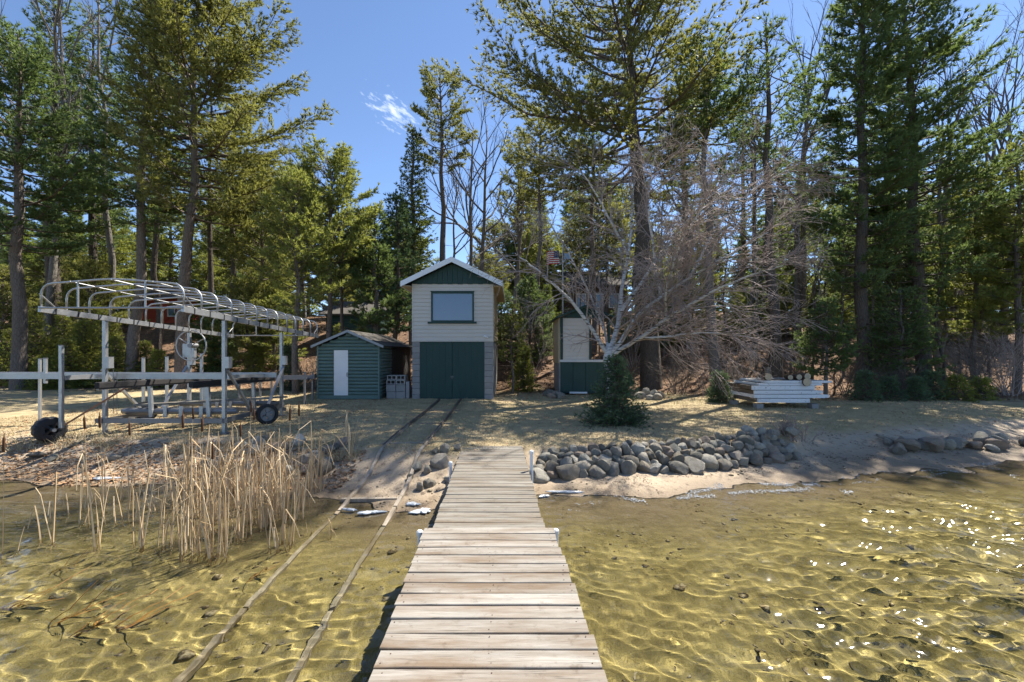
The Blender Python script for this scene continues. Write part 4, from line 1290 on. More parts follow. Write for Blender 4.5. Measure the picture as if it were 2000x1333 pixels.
# ------------------------------------------------------------------ ice at the waterline
def ice_mat():
    t = NT('melting_ice'); c = t.coord('World'); n = t.noise(c, 40, 5, .7)
    return t.done(t.bsdf(t.mix(n, (.36, .40, .43), (.62, .65, .68)), .25, t.bump(n, .6, .01), spec=.5))
M['ice'] = ice_mat()
def ice(X_, Y_, sx_, sy_, lab):
    x = px(X_, Y_)
    bm = bmesh.new(); bmesh.ops.create_icosphere(bm, subdivisions=4, radius=1.0)
    p = [rnd.uniform(0, 6) for _ in range(4)]
    for v in bm.verts:
        a = math.atan2(v.co.y, v.co.x); k = 1 + .22 * math.sin(2 * a + p[0]) + .20 * math.sin(3 * a + p[1]) + .16 * math.sin(7 * a + p[2]) + .10 * math.sin(13 * a + p[3])
        v.co = Vector((v.co.x * k * sx_, v.co.y * k * sy_, v.co.z * .018 * (1 + .3 * math.sin(9 * v.co.x + p[3]) * math.sin(8 * v.co.y))))
    me = bpy.data.meshes.new('ice_patch'); bm.to_mesh(me); bm.free()
    me.polygons.foreach_set('use_smooth', [True] * len(me.polygons)); me.materials.append(M['ice'])
    o = bpy.data.objects.new('ice_patch', me); link(o); o.location = (x, Y_, max(gz(x, Y_), 0) + .012)
    o.rotation_euler = (0, 0, rnd.uniform(-.3, .3)); tag(o, lab, 'ice', 'ice at the waterline')
ice(722, 5.7, .15, .05, 'flat white ice patch beside the right rail')
ice(683, 5.8, .09, .03, 'thin white ice sliver between the rails')
ice(823, 5.75, .11, .10, 'lumpy white ice patch left of the dock')
ice(805, 5.95, .10, .05, 'small white ice patch by the rocks left of the dock')
ice(1062, 6.35, .07, .04, 'small white ice lump right against the dock')
ice(1105, 6.5, .22, .035, 'long thin ice strip on the sand right of the dock')
ice(205, 7.15, .2, .07, 'flat white ice patch on the left beach')

# foam bubbles along the right waterline: uncountable
bm = bmesh.new(); bmesh.ops.create_icosphere(bm, subdivisions=1, radius=1.0)
bv = np.array([v.co[:] for v in bm.verts]); bf = np.array([[v.index for v in f.verts] for f in bm.faces]); bm.free()
nfm = 5000
fx = np.where(rng.random(nfm) < .6, rng.uniform(1.6, 5.2, nfm), rng.uniform(.75, 10.5, nfm)); band = rng.integers(0, 3, nfm)
off = np.where(band == 0, .03, np.where(band == 1, -.22, -.55)) + .07 * np.sin(fx * 2.3 + band * 2) + .04 * np.sin(fx * 6.1) + rng.normal(0, .045, nfm)
keep = (gnoise(fx, fx * 0 + band * 3.0, 1.3, 3) > np.where(band == 0, -.15, np.where(band == 1, .05, .45)))
fx, off, band = fx[keep], off[keep], band[keep]
fy = shore(fx) + off
fz = np.maximum(ground(fx, fy), water_z(fx, fy)) + .003
fs_ = rng.uniform(.0025, .0075, len(fx))
V = bv[None] * (fs_[:, None, None] * np.array([1.5, 1.2, .6])) + np.stack([fx, fy, fz], 1)[:, None]
F = bf[None] + (np.arange(len(fx)) * len(bv))[:, None, None]
fo = np_mesh('foam', V.reshape(-1, 3), F.reshape(-1, 3), M['ice'], smooth=True)
tag(fo, 'white foam bubbles strung along the right waterline', 'foam', kind='stuff')

# ------------------------------------------------------------------ ground cover: dead grass, fallen leaves, beach litter
def grass_mat():
    t = NT('dry_grass'); c = t.coord('World')
    n = t.noise(c, 1.0, 5, .65); n2 = t.noise(c, 40, 2)
    k = t.mix(n2, (0.36, 0.28, 0.155), (0.64, 0.53, 0.33))
    k = t.mix(t.ramp(n, [(.54, 0.0), (.72, .55)]), k, (0.19, 0.195, 0.07))
    return t.done(t.bsdf(k, .85, spec=.15))
M['grass'] = grass_mat()
def blades(name, N, xr, yr, h0, h1, wdt, cond, mat, lab, cat, sprawl=.9):
    x = rng.uniform(*xr, N * 2); y = yr[0] + (yr[1] - yr[0]) * rng.random(N * 2) ** 1.7
    k = cond(x, y); x, y = x[k][:N], y[k][:N]; n = len(x)
    z = ground(x, y) - .004
    a = rng.uniform(0, 6.28, n); h = rng.uniform(h0, h1, n); l = h * rng.uniform(.2, sprawl, n) * 1.6
    b = rng.uniform(0, 6.28, n)
    V = np.empty((n, 3, 3))
    V[:, 0] = np.stack([x + wdt * np.cos(b), y + wdt * np.sin(b), z], 1)
    V[:, 1] = np.stack([x - wdt * np.cos(b), y - wdt * np.sin(b), z], 1)
    V[:, 2] = np.stack([x + l * np.cos(a), y + l * np.sin(a), z + h], 1)
    o = np_mesh(name, V.reshape(-1, 3), np.arange(n * 3).reshape(-1, 3), mat)
    return tag(o, lab, cat, kind='stuff')
def on_lawn(x, y):
    t = y - shore(x); lt = 1.6 + .45 * smooth(5.6, 7, x) + .5 * (x < -4)
    hy = np.interp(x, HX, HY)
    return (t > lt + .35 * gnoise(x, y, 1.6, 3)) & (y < hy + .5) & ~((x > bx0) & (x < bx1) & (y > BY)) & ~((x > sx0) & (x < sx1) & (y > SY))
blades('lawn_grass', 125000, (-13, 15), (7.2, 18), .012, .04, .0055, on_lawn, M['grass'], 'short dry tan lawn grass across the shore', 'grass')
def on_edge(x, y):
    t = y - shore(x); return (t > 1.25) & (t < 2.0) & (x < -2.7) & (gnoise(x, y, 1.5, 3) > -.1)
blades('bank_grass', 16000, (-13, -2.6), (7.4, 9.8), .05, .16, .005, on_edge, M['grass'], 'shaggy dead grass hanging over the left bank', 'grass', .8)
def leaf_mat():
    t = NT('fallen_leaf'); c = t.coord('World'); n = t.noise(c, 60, 2); n2 = t.noise(c, 3, 3)
    k = t.ramp(n, [(.25, (0.10, 0.05, 0.025)), (.45, (0.27, 0.15, 0.075)), (.6, (0.42, 0.27, 0.15)), (.8, (0.50, 0.38, 0.25))])
    return t.done(t.bsdf(k, .8, spec=.2))
M['leaf'] = leaf_mat()
def leaves(name, N, xr, yr, s0, s1, cond, lab, cat, pw=1.4, mat=None):
    x = rng.uniform(*xr, N * 3); y = yr[0] + (yr[1] - yr[0]) * rng.random(N * 3) ** pw
    k = cond(x, y); x, y = x[k][:N], y[k][:N]; n = len(x)
    z = ground(x, y) + rng.uniform(.004, .03, n)
    a = rng.uniform(0, 6.28, n); s = rng.uniform(s0, s1, n)
    ux = np.stack([np.cos(a), np.sin(a), rng.uniform(-.5, .5, n)], 1); vx = np.stack([-np.sin(a), np.cos(a), rng.uniform(-.6, .6, n)], 1) * .6
    P = np.stack([x, y, z], 1)
    V = np.stack([P - ux * s[:, None], P - vx * s[:, None], P + ux * s[:, None], P + vx * s[:, None]], 1)
    i = np.arange(n) * 4
    F = np.concatenate([np.stack([i, i + 1, i + 2], 1), np.stack([i, i + 2, i + 3], 1)])
    o = np_mesh(name, V.reshape(-1, 3), F, mat or M['leaf'])
    return tag(o, lab, cat, kind='stuff')
leaves('leaf_litter', 48000, (-32, 36), (15, 38), .03, .06, lambda x, y: y > np.interp(x, HX, HY) - 1.2 + rng.normal(0, .8, len(x)), 'brown fallen leaves covering the wooded slope', 'leaves')
leaves('lawn_leaves', 6000, (-13, 15), (7.5, 18), .02, .035, lambda x, y: (y - shore(x) > 1.6) & (rng.random(len(x)) < .15 + .85 * (x < -4)), 'scattered fallen leaves on the dry lawn', 'leaves')
leaves('beach_litter', 9000, (-14, -2.6), (6.6, 9.3), .015, .04, lambda x, y: (y - shore(x) > .05 + .2 * gnoise(x, y, 1, 2)) & (y - shore(x) < 1.6), 'matted brown leaves and wrack on the left beach', 'leaves', 1.0)
leaves('beach_wrack', 4500, (.6, 12), (6.6, 10), .008, .022, lambda x, y: (y - shore(x) > .5) & (y - shore(x) < 1.9) & (gnoise(x, y, 1.1, 3) > .1), 'dark bits of bark and wrack scattered on the right sand', 'wrack', 1.0, M['log_bark'])

def tufty(x, y): return on_lawn(x, y) & (gnoise(x * 1.3, y * 1.3, 1.7, 4) > .22)
blades('grass_tufts', 26000, (-13, 15), (7.3, 17), .03, .085, .005, tufty, M['grass'], 'taller matted tufts of dead grass scattered over the lawn', 'grass', .9)

# pebbles and sunken bits on the lake bed: uncountable
npb = 2600
pxx = rng.uniform(-7, 9, npb * 2); pyy = rng.uniform(2.0, 8.5, npb * 2)
kk_ = (pyy < shore(pxx) + .9) & (gnoise(pxx, pyy, 1.9, 3) > -.05) & ~((pxx > -1.0) & (pxx < .6))
pxx, pyy = pxx[kk_][:npb], pyy[kk_][:npb]
sz = np.exp(rng.normal(math.log(.011), .5, len(pxx)))
an_ = rng.uniform(0, 6.28, len(pxx))
bv2 = bv[None] * sz[:, None, None] * np.array([1.5, 1.0, .6])
rot = np.stack([bv2[..., 0] * np.cos(an_)[:, None] - bv2[..., 1] * np.sin(an_)[:, None], bv2[..., 0] * np.sin(an_)[:, None] + bv2[..., 1] * np.cos(an_)[:, None], bv2[..., 2]], 2)
V = rot + np.stack([pxx, pyy, ground(pxx, pyy) + sz * .2], 1)[:, None]
F = bf[None] + (np.arange(len(pxx)) * len(bv))[:, None, None]
def pebble_mat():
    t = NT('pebble'); n = t.noise(t.coord('World'), 31, 2)
    return t.done(t.bsdf(t.ramp(n, [(.3, (.05, .04, .025)), (.48, (.16, .12, .07)), (.6, (.34, .29, .2)), (.75, (.10, .085, .06))]), .8))
pb = np_mesh('pebbles', V.reshape(-1, 3), F.reshape(-1, 3), pebble_mat(), smooth=True)
pb.cycles.is_caustics_receiver = True
tag(pb, 'small pebbles and sunken bits strewn over the lake bed and waterline', 'pebbles', kind='stuff')

# ------------------------------------------------------------------ trees
def needle_mat(name, dark, lite, trans=.48, rnd_amt=.3):
    t = NT(name); c = t.coord('World')
    n = t.noise(c, .9, 4, .6); n2 = t.noise(c, 9, 3)
    k = t.mix(t.ramp(n, [(.35, 0.0), (.66, 1.0)]), dark, lite)
    k = t.mix(t.math('MULTIPLY', n2, .55), k, tuple(q * 1.45 for q in lite))
    k = t.mix(t.math('MULTIPLY', t.rand(), rnd_amt), k, tuple(q * .6 for q in dark))
    d = t.bsdf(k, .55, spec=.35)
    tr = t.t.nodes.new('ShaderNodeBsdfTranslucent')
    tk = t.mix(.5, k, (lite[0] * 1.5, lite[1] * 1.4, lite[2] * .6))
    t.t.links.new(tk, tr.inputs[0])
    mx = t.t.nodes.new('ShaderNodeMixShader'); mx.inputs[0].default_value = trans
    t.t.links.new(d.outputs[0], mx.inputs[1]); t.t.links.new(tr.outputs[0], mx.inputs[2])
    return t.done(mx)
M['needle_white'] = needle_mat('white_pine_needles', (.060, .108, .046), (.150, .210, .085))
M['needle_red'] = needle_mat('red_pine_needles', (.100, .125, .038), (.245, .255, .090))
M['needle_cedar'] = needle_mat('cedar_foliage', (.065, .105, .026), (.160, .200, .055))
M['needle_spruce'] = needle_mat('spruce_needles', (.045, .095, .056), (.125, .190, .098), .28)
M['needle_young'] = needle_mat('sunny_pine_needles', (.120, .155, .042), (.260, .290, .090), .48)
M['needle_fir'] = needle_mat('fir_needles', (.105, .145, .034), (.250, .270, .066))

def bark_mat(name, a, b, c3, scale=17, birch=False):
    t = NT(name)
    c = t.addrand(t.coord('Object', (1, 1, .22)))
    v = t.t.nodes.new('ShaderNodeTexVoronoi'); v.feature = 'DISTANCE_TO_EDGE'; v.inputs['Scale'].default_value = scale
    t.t.links.new(c, v.inputs['Vector'])
    n = t.noise(c, scale * 1.6, 6, .65); n2 = t.noise(c, 2, 3)
    k = t.mix(n, a, b); k = t.mix(t.ramp(n2, [(.4, 0.0), (.65, .6)]), k, c3)
    if birch:
        cb = t.addrand(t.coord('Object', (1.5, 1.5, 14)))
        s = t.ramp(t.noise(cb, 1.6, 5, .6), [(.54, 0.0), (.60, 1.0)])
        k = t.mix(s, k, (.07, .06, .055))
        return t.done(t.bsdf(k, .75, t.bump(n, .2, .01), spec=.25))
    k = t.mix(t.ramp(v.outputs['Distance'], [(0.0, .6), (.10, 0.0)]), k, tuple(q * .38 for q in a))
    h = t.math('ADD', t.math('MULTIPLY', v.outputs['Distance'], 2.0), n)
    return t.done(t.bsdf(k, .92, t.bump(h, .8, .03), spec=.15))
M['bark_pine'] = bark_mat('pine_bark', (.125, .105, .090), (.235, .205, .18), (.17, .12, .09))
M['bark_dark'] = bark_mat('dark_bark', (.075, .062, .052), (.15, .125, .105), (.10, .085, .07))
M['bark_grey'] = bark_mat('grey_bark', (.14, .125, .11), (.25, .23, .21), (.16, .145, .12))
M['bark_birch'] = bark_mat('birch_bark', (.50, .48, .46), (.66, .65, .63), (.36, .32, .28), 9, True)
def twig_mat(name, a, b):
    t = NT(name); n = t.noise(t.coord('World'), 3, 3)
    return t.done(t.bsdf(t.mix(n, a, b), .8, spec=.25))
M['twig_birch'] = twig_mat('birch_twigs', (.25, .19, .165), (.48, .40, .355))
M['twig_grey'] = twig_mat('bare_twigs', (.10, .085, .07), (.20, .17, .145))
M['branch_pine'] = twig_mat('pine_branches', (.075, .058, .046), (.15, .12, .095))

def frusta(name, P0, P1, R0, R1, mat, parent, n=4):
    """independent tapered segments joined in one mesh"""
    P0, P1 = np.asarray(P0), np.asarray(P1); R0, R1 = np.asarray(R0), np.asarray(R1)
    d = P1 - P0; d /= np.maximum(np.linalg.norm(d, axis=1, keepdims=True), 1e-9)
    ref = np.where(np.abs(d[:, 2:3]) < .9, np.array([[0, 0, 1.0]]), np.array([[1.0, 0, 0]]))
    a = np.cross(d, ref); a /= np.linalg.norm(a, axis=1, keepdims=True); b = np.cross(d, a)
    th = np.arange(n) * 2 * math.pi / n
    ring = a[:, None] * np.cos(th)[None, :, None] + b[:, None] * np.sin(th)[None, :, None]
    V = np.concatenate([P0[:, None] + ring * R0[:, None, None], P1[:, None] + ring * R1[:, None, None]], 1)
    i = np.arange(len(P0))[:, None] * 2 * n; k = np.arange(n)[None]; k2 = (k + 1) % n
    F = np.stack([i + k, i + k2, i + n + k2, i + n + k], 2).reshape(-1, 4)
    o = np_mesh(name, V.reshape(-1, 3), F, mat, parent, smooth=True, nside=4)
    o['kind'] = 'stuff'
    return o

def tufts(name, P, D, L, k, spread, w, mat, parent, g):
    """each tuft: k thin needle triangles fanned round a direction"""
    n = len(P)
    d = D[:, None, :] + g.normal(0, spread, (n, k, 3))
    d /= np.linalg.norm(d, axis=2, keepdims=True)
    ln = (L[:, None] * g.uniform(.65, 1.15, (n, k)))[..., None]
    s = np.cross(d, g.normal(0, 1, (n, k, 3))); s /= np.maximum(np.linalg.norm(s, axis=2, keepdims=True), 1e-6)
    base = P[:, None] + d * ln * .05
    V = np.stack([base - s * w * .5, base + s * w * .5, base + d * ln], 2)
    o = np_mesh(name, V.reshape(-1, 3), np.arange(n * k * 3).reshape(-1, 3), mat, parent)
    o['kind'] = 'stuff'
    return o

def trunk_line(H, lean, bow, g, n=9):
    f = np.linspace(0, 1, n)
    x = lean[0] * f + bow[0] * np.sin(math.pi * f) + g.normal(0, .018 * H ** .5, n) * (f > 0)
    y = lean[1] * f + bow[1] * np.sin(math.pi * f) + g.normal(0, .018 * H ** .5, n) * (f > 0)
    return np.stack([x, y, H * f], 1)

def at_line(T, f):
    i = f * (len(T) - 1); k = min(int(i), len(T) - 2); return T[k] + (T[k + 1] - T[k]) * (i - k)

TRI = [0]
def pine(name, label, group, X, Y, H, Rc, base_f, seed, mat, bark='bark_pine', r0=None, lean=(0, 0), bow=(0, 0), style='white', dens=1.0, asym=None, pw=.7, tuftL=.21, k=8, stubs=True, top_r=.03, cat='tree', zoff=0.0):
    g = np.random.default_rng(seed)
    z0 = gz(X, Y) - .12 + zoff
    t = thing(name, label, cat, (X, Y, z0), 0, group)
    T = trunk_line(H, lean, bow, g)
    r0 = r0 or H * .0135
    f = np.linspace(0, 1, len(T))
    rs = r0 * (1 - f) ** .8 + top_r * f ** 2 * .5 + .006
    pts = [tuple(T[0] + np.array([0, 0, -.2]))] + [tuple(T[0] + (T[1] - T[0]) * .06)] + [tuple(p) for p in T[1:]]
    rr_ = [r0 * 1.4, r0 * 1.1] + list(rs[1:])
    MB().tube(pts, rr_, 10).build('trunk', M[bark], t, smooth=True)
    S0, S1, A0, A1 = [], [], [], []
    TP, TD = [], []
    step = {'white': .55, 'red': .5, 'cedar': .28, 'spruce': .16, 'open': .7}[style] * (H / 16) ** .35 / (dens ** .4)
    h = base_f * H
    if stubs and style in ('white', 'red', 'open'):
        for q in range(int(9 * dens) + 4):
            fh = g.uniform(min(.18, base_f * .6), base_f + .05); p = at_line(T, min(fh, .99)); a = g.uniform(0, 6.28); L = g.uniform(.3, 1.5) * min(1, Rc / 2)
            e = p + np.array([math.cos(a) * L, math.sin(a) * L, g.uniform(-.3, .15) * L])
            S0.append(p); S1.append(e); A0.append(.018); A1.append(.004)
            if L > .8:
                for s_ in (-.5, .5):
                    m = p + (e - p) * .6; S0.append(m); A0.append(.009); A1.append(.003)
                    S1.append(m + np.array([math.cos(a + s_) * L * .4, math.sin(a + s_) * L * .4, -.05]))
    while h < H * .985:
        u = (h / H - base_f) / (1 - base_f)
        if style == 'spruce': prof = (1 - u) ** .95 + .04
        elif style == 'cedar': prof = min(1, .55 + 1.6 * u) * (1 - u) ** .75 + .05
        elif style == 'red': prof = min(1, .5 + 2.2 * u) * max(0, 1 - u ** 2.2) ** .6 + .07
        else: prof = min(1, .55 + 1.7 * u) * (1 - u) ** pw + .07
        nb = {'white': 5, 'red': 5, 'cedar': 6, 'spruce': 7, 'open': 4}[style]
        a0 = g.uniform(0, 6.28)
        for b in range(nb):
            az = a0 + b * 6.283 / nb + g.normal(0, .35)
            L = Rc * prof * g.uniform(.55, 1.12)
            if asym: L *= 1 + asym[1] * math.cos(az - asym[0])
            if g.random() < .07 and style != 'spruce': L *= 1.3
            if L < .12: L = .12
            el = {'white': -.05 + .75 * u, 'red': .1 + .65 * u, 'cedar': .25 + .5 * u, 'spruce': -.25 + .75 * u, 'open': .15 + .5 * u}[style] + g.normal(0, .12)
            p = at_line(T, min((h + g.uniform(-.4, .4) * step) / H, .995))
            dirh = np.array([math.cos(az), math.sin(az), 0.0])
            nseg = 4; prev = p; pl = [p]
            for q in range(1, nseg + 1):
                ff = q / nseg
                curve = {'white': .16 * ff * ff - .07 * math.sin(math.pi * ff), 'red': .22 * ff * ff, 'cedar': .12 * ff * ff - .1 * ff, 'spruce': -.12 * math.sin(math.pi * ff) + .1 * ff * ff, 'open': .2 * ff * ff}[style] * L
                q_ = p + dirh * L * ff * math.cos(el) + np.array([0, 0, L * ff * math.sin(el) + curve]) + g.normal(0, .02 * L, 3) * ff
                pl.append(q_)
            br = min(.012 + .012 * L, rs[min(int(h / H * 8), 8)] * .6)
            for q in range(nseg):
                S0.append(pl[q]); S1.append(pl[q + 1]); A0.append(br * (1 - q / nseg) + .004); A1.append(br * (1 - (q + 1) / nseg) + .003)
            # branchlets with needle tufts
            start = {'white': .30, 'red': .45, 'cedar': .12, 'spruce': .15, 'open': .35}[style]
            m = max(2, int(L * {'white': 9.5, 'red': 8.0, 'cedar': 10, 'spruce': 11, 'open': 7}[style] * dens))
            for q in range(m):
                ff = start + (1 - start) * (q + g.random()) / m
                i = min(int(ff * nseg), nseg - 1); bp = pl[i] + (pl[i + 1] - pl[i]) * (ff * nseg - i)
                sd_ = 1 if q % 2 else -1
                sa = az + sd_ * g.uniform(.45, 1.15)
                sl = (.28 * L * (1.15 - ff) + .12) * g.uniform(.6, 1.3)
                sl = min(sl, 1.1)
                ez = {'white': .22, 'red': .45, 'cedar': -.1, 'spruce': -.05, 'open': .35}[style] + g.normal(0, .2)
                sdv = np.array([math.cos(sa), math.sin(sa), ez])
                e = bp + sdv * sl
                S0.append(bp); S1.append(e); A0.append(.006); A1.append(.002)
                nt = max(1, int(sl / {'white': .10, 'red': .12, 'cedar': .09, 'spruce': .075, 'open': .12}[style]))
                for w in range(nt):
                    fw = (w + 1) / nt
                    TP.append(bp + (e - bp) * fw + g.normal(0, .02, 3)); TD.append(sdv * .8 + np.array([0, 0, .35]) + g.normal(0, .15, 3))
            TP.append(pl[-1]); TD.append((pl[-1] - pl[-2]) / max(L / nseg, .05) + np.array([0, 0, .3]))
        h += step * g.uniform(.75, 1.25) * (1 - .35 * u)
    for q in range(6):
        TP.append(T[-1] - np.array([0, 0, .12 * q])); TD.append(np.array([g.normal(0, .4), g.normal(0, .4), 1.0]))
    TP, TD = np.array(TP), np.array(TD)
    spread = {'white': .42, 'red': .62, 'cedar': .45, 'spruce': .45, 'open': .6}[style]
    wdt = {'white': .042, 'red': .044, 'cedar': .048, 'spruce': .024, 'open': .042}[style] * (tuftL / .17) ** .5
    TD /= np.linalg.norm(TD, axis=1, keepdims=True)
    cap_ = 13000 if Rc > 4.8 else 8800
    if TP.shape[0] > cap_:
        q = g.choice(len(TP), cap_, replace=False); TP, TD = TP[q], TD[q]
    frusta('branches', S0, S1, A0, A1, M['branch_pine'], t, 3)
    tufts('crown', TP, TD, np.full(len(TP), tuftL), k, spread, wdt, M[mat], t, g)
    TRI[0] += len(TP) * k + len(S0) * 6
    return t

def grow(p, d, L, r, depth, g, S, spread, ratio, up, kids, wig, minr):
    """recursive bare branch"""
    n = 4 if depth > 1 else (3 if depth == 1 else 2)
    pts = [p]; dd = d / np.linalg.norm(d)
    for i in range(n):
        dd = dd + g.normal(0, wig, 3) + np.array([0, 0, up]) / n
        dd /= np.linalg.norm(dd)
        pts.append(pts[-1] + dd * L / n)
    end = r * (.5 if depth > 0 else .5)
    for i in range(n):
        ra = r + (end - r) * i / n; rb = r + (end - r) * (i + 1) / n
        S.append((pts[i], pts[i + 1], max(ra, minr), max(rb, minr * .8), depth))
    if depth == 0: return
    kk = kids[depth - 1]
    for c in range(kk):
        f = .25 + .75 * (c + g.random()) / kk
        i = min(int(f * n), n - 1)
        bp = pts[i] + (pts[i + 1] - pts[i]) * (f * n - i)
        bd = (pts[i + 1] - pts[i]); bd = bd / np.linalg.norm(bd)
        side = np.cross(bd, g.normal(0, 1, 3)); side /= np.linalg.norm(side)
        an = spread * g.uniform(.6, 1.25)
        nd_ = bd * math.cos(an) + side * math.sin(an)
        grow(bp, nd_, L * ratio * g.uniform(.65, 1.2) * (1.15 - .4 * f), (r + (end - r) * f) * .6, depth - 1, g, S, spread, ratio, up, kids, wig, minr)

def bare_tree(name, label, group, X, Y, H, seed, bark, twig, r0, lean=(0, 0), first=.35, kids=(5, 5, 7), spread=.62, ratio=.5, up=.25, minr=.005, limbL=.42, trunks=None, zoff=0):
    g = np.random.default_rng(seed)
    t = thing(name, label, 'tree', (X, Y, gz(X, Y) - .12 + zoff), 0, group)
    S = []
    for (dx, dy, hh, rr_) in (trunks or [(lean[0], lean[1], H, r0)]):
        T = trunk_line(hh, (dx, dy), (g.normal(0, .02 * H), g.normal(0, .02 * H)), g)
        f = np.linspace(0, 1, len(T)); rs = rr_ * (1 - f) ** .75 + .012
        MB().tube([tuple(T[0] - np.array([0, 0, .2]))] + [tuple(p) for p in T], [rr_ * 1.3] + list(rs), 8).build('trunk', M[bark], t, smooth=True)
        nL = kids[-1]
        for c in range(nL):
            ff = first + (.97 - first) * (c + g.random()) / nL
            p = at_line(T, ff); az = g.uniform(0, 6.28)
            el = .5 + .55 * ff
            d = np.array([math.cos(az) * math.cos(el), math.sin(az) * math.cos(el), math.sin(el)])
            grow(p, d, hh * limbL * (1.1 - .6 * ff) * g.uniform(.7, 1.2), rs[min(int(ff * 8), 8)] * .6, len(kids) - 1, g, S, spread, ratio, up, kids[:-1], .13, minr)
    big = [s for s in S if s[4] >= 1]; fine = [s for s in S if s[4] < 1]
    for nm, ss, mt, n in (('limbs', big, bark, 5), ('twigs', fine, twig, 3)):
        if ss:
            frusta(nm, [s[0] for s in ss], [s[1] for s in ss], [s[2] for s in ss], [s[3] for s in ss], M[mt], t, n)
            TRI[0] += len(ss) * n * 2
    return t

def Hpx(X_, Y_, ytop):
    return pz(ytop, Y_) - gz(px(X_, Y_), Y_)

# ---- pines of the left bank
def P(name, label, group, X_, Y_, ytop, halfw, ybase, seed, mat, **kw):
    x = px(X_, Y_); H = Hpx(X_, Y_, ytop); bf = max(.04, (pz(ybase, Y_) - gz(x, Y_)) / H)
    return pine(name, label, group, x, Y_, H, halfw * Y_ / FPX, bf, seed, mat, **kw)
LG, CG, RG = 'pines on the left slope', 'trees behind the boathouse', 'pines on the right slope'
P('pine_tree', 'pine with a rough grey trunk standing nearest the left edge', LG, 36, 19, 60, 150, 470, 1, 'needle_white', r0=.27, dens=1.0, asym=(0, .15))
P('pine_tree', 'thick dark-trunked pine behind the left-edge pine', LG, 105, 25, -10, 130, 480, 2, 'needle_white', bark='bark_dark', r0=.38, dens=.75)
P('pine_tree', 'dark slender pine standing left of the boat lift legs', LG, 182, 27, 20, 110, 470, 3, 'needle_white', bark='bark_dark', r0=.25, dens=.7)
P('pine_tree', 'pine with a sunlit leaning trunk left of the winch wheel', LG, 254, 20.5, -60, 125, 430, 4, 'needle_white', r0=.25, lean=(1.2, 0), dens=.85)
P('pine_tree', 'big leafy pine whose broad crown leans right over the boat lift', LG, 354, 19.5, -60, 215, 420, 5, 'needle_red', r0=.27, lean=(.9, 0), dens=1.45, asym=(0, .35), style='white', pw=.5, tuftL=.2)
P('pine_tree', 'slim dark pine between the sunlit trunk and the big leafy pine', LG, 308, 26, 60, 90, 430, 6, 'needle_white', bark='bark_dark', r0=.19, dens=.65)
P('pine_tree', 'slim dark pine just right of the big leafy pine trunk', LG, 412, 25, 90, 85, 440, 7, 'needle_white', bark='bark_dark', r0=.17, dens=.65)
P('pine_tree', 'straight dark pine trunk in the middle of the left grove', LG, 457, 24, 180, 90, 420, 8, 'needle_red', bark='bark_dark', r0=.2, dens=.7)
P('young_pine', 'bushy young pine growing left of the shed, lower crown', LG, 578, 17.5, 345, 75, 610, 9, 'needle_young', r0=.13, style='red', dens=1.5, tuftL=.19)
P('young_pine', 'bushy sunlit pine behind the shed', LG, 645, 19.5, 305, 100, 560, 10, 'needle_young', r0=.13, style='red', dens=1.5, tuftL=.2)
P('pine_tree', 'reddish slender pine just behind the shed roof', LG, 668, 21, 430, 60, 590, 11, 'needle_white', r0=.1, style='red', dens=1.1)
P('dark_pine', 'dark bushy pine hugging the left side of the boathouse', CG, 733, 20.5, 400, 62, 650, 12, 'needle_white', r0=.14, dens=1.3)
P('dark_pine', 'second dark pine between the shed and the boathouse', CG, 775, 22, 370, 60, 640, 13, 'needle_spruce', r0=.14, dens=1.2)
P('pine_tree', 'bushy pine filling the gap left of the shed pines', LG, 510, 23, 330, 80, 580, 14, 'needle_red', r0=.15, style='red', dens=1.2)
P('cedar_tree', 'loose green cedar with a pale trunk rising left of the boathouse ridge', CG, 806, 24, 248, 62, 560, 15, 'needle_cedar', bark='bark_grey', r0=.19, style='cedar', dens=.62, tuftL=.15)
P('pine_tree', 'tall pine with a tufted top directly above the boathouse', CG, 862, 25, 138, 62, 330, 16, 'needle_red', r0=.22, style='red', dens=1.0, tuftL=.21, k=11)
P('pine_tree', 'slender pine right of the flagpole', CG, 1160, 23.5, 150, 90, 380, 17, 'needle_white', r0=.16, dens=.7)
P('pine_tree', 'pine with a half-bare trunk just left of the flag', CG, 1050, 23, 235, 75, 400, 18, 'needle_red', r0=.15, style='red', dens=.9, lean=(.1, 0))
P('pine_tree', 'small pine at the edge of the gap right of the bare trees', CG, 1013, 25, 270, 55, 450, 19, 'needle_red', r0=.13, style='red', dens=.8)
# ---- right side
P('pine_tree', 'huge spreading white pine with a thick leaning trunk behind the birch', RG, 1272, 18.5, -75, 300, 340, 21, 'needle_red', bark='bark_dark', r0=.42, lean=(-.9, 0), bow=(-.15, 0), dens=1.15, style='white', pw=.42, asym=(2.9, .18), tuftL=.19)
P('pine_tree', 'pine with a pale grey trunk right of the birch', RG, 1402, 17.5, 60, 130, 330, 22, 'needle_white', bark='bark_grey', r0=.22, lean=(-.6, .3), dens=.8)
P('pine_tree', 'dark-trunked pine right behind the white panel stack', RG, 1517, 16.8, 20, 110, 330, 23, 'needle_white', bark='bark_dark', r0=.23, lean=(-.25, .4), style='open', dens=.9)
P('pine_tree', 'very tall dense dark pine right of the panel stack', RG, 1686, 17.2, -90, 110, 560, 24, 'needle_white', bark='bark_dark', r0=.26, dens=1.25, pw=.35)
P('pine_tree', 'tall dark pine with layered boughs, second from the right edge', RG, 1806, 18, -120, 135, 560, 25, 'needle_white', bark='bark_dark', r0=.26, lean=(-.9, 0), dens=1.15, pw=.35)
P('young_pine', 'sunlit yellow-green pine in front of the right-edge trees', RG, 1905, 19, 330, 95, 640, 26, 'needle_young', r0=.12, dens=1.15)
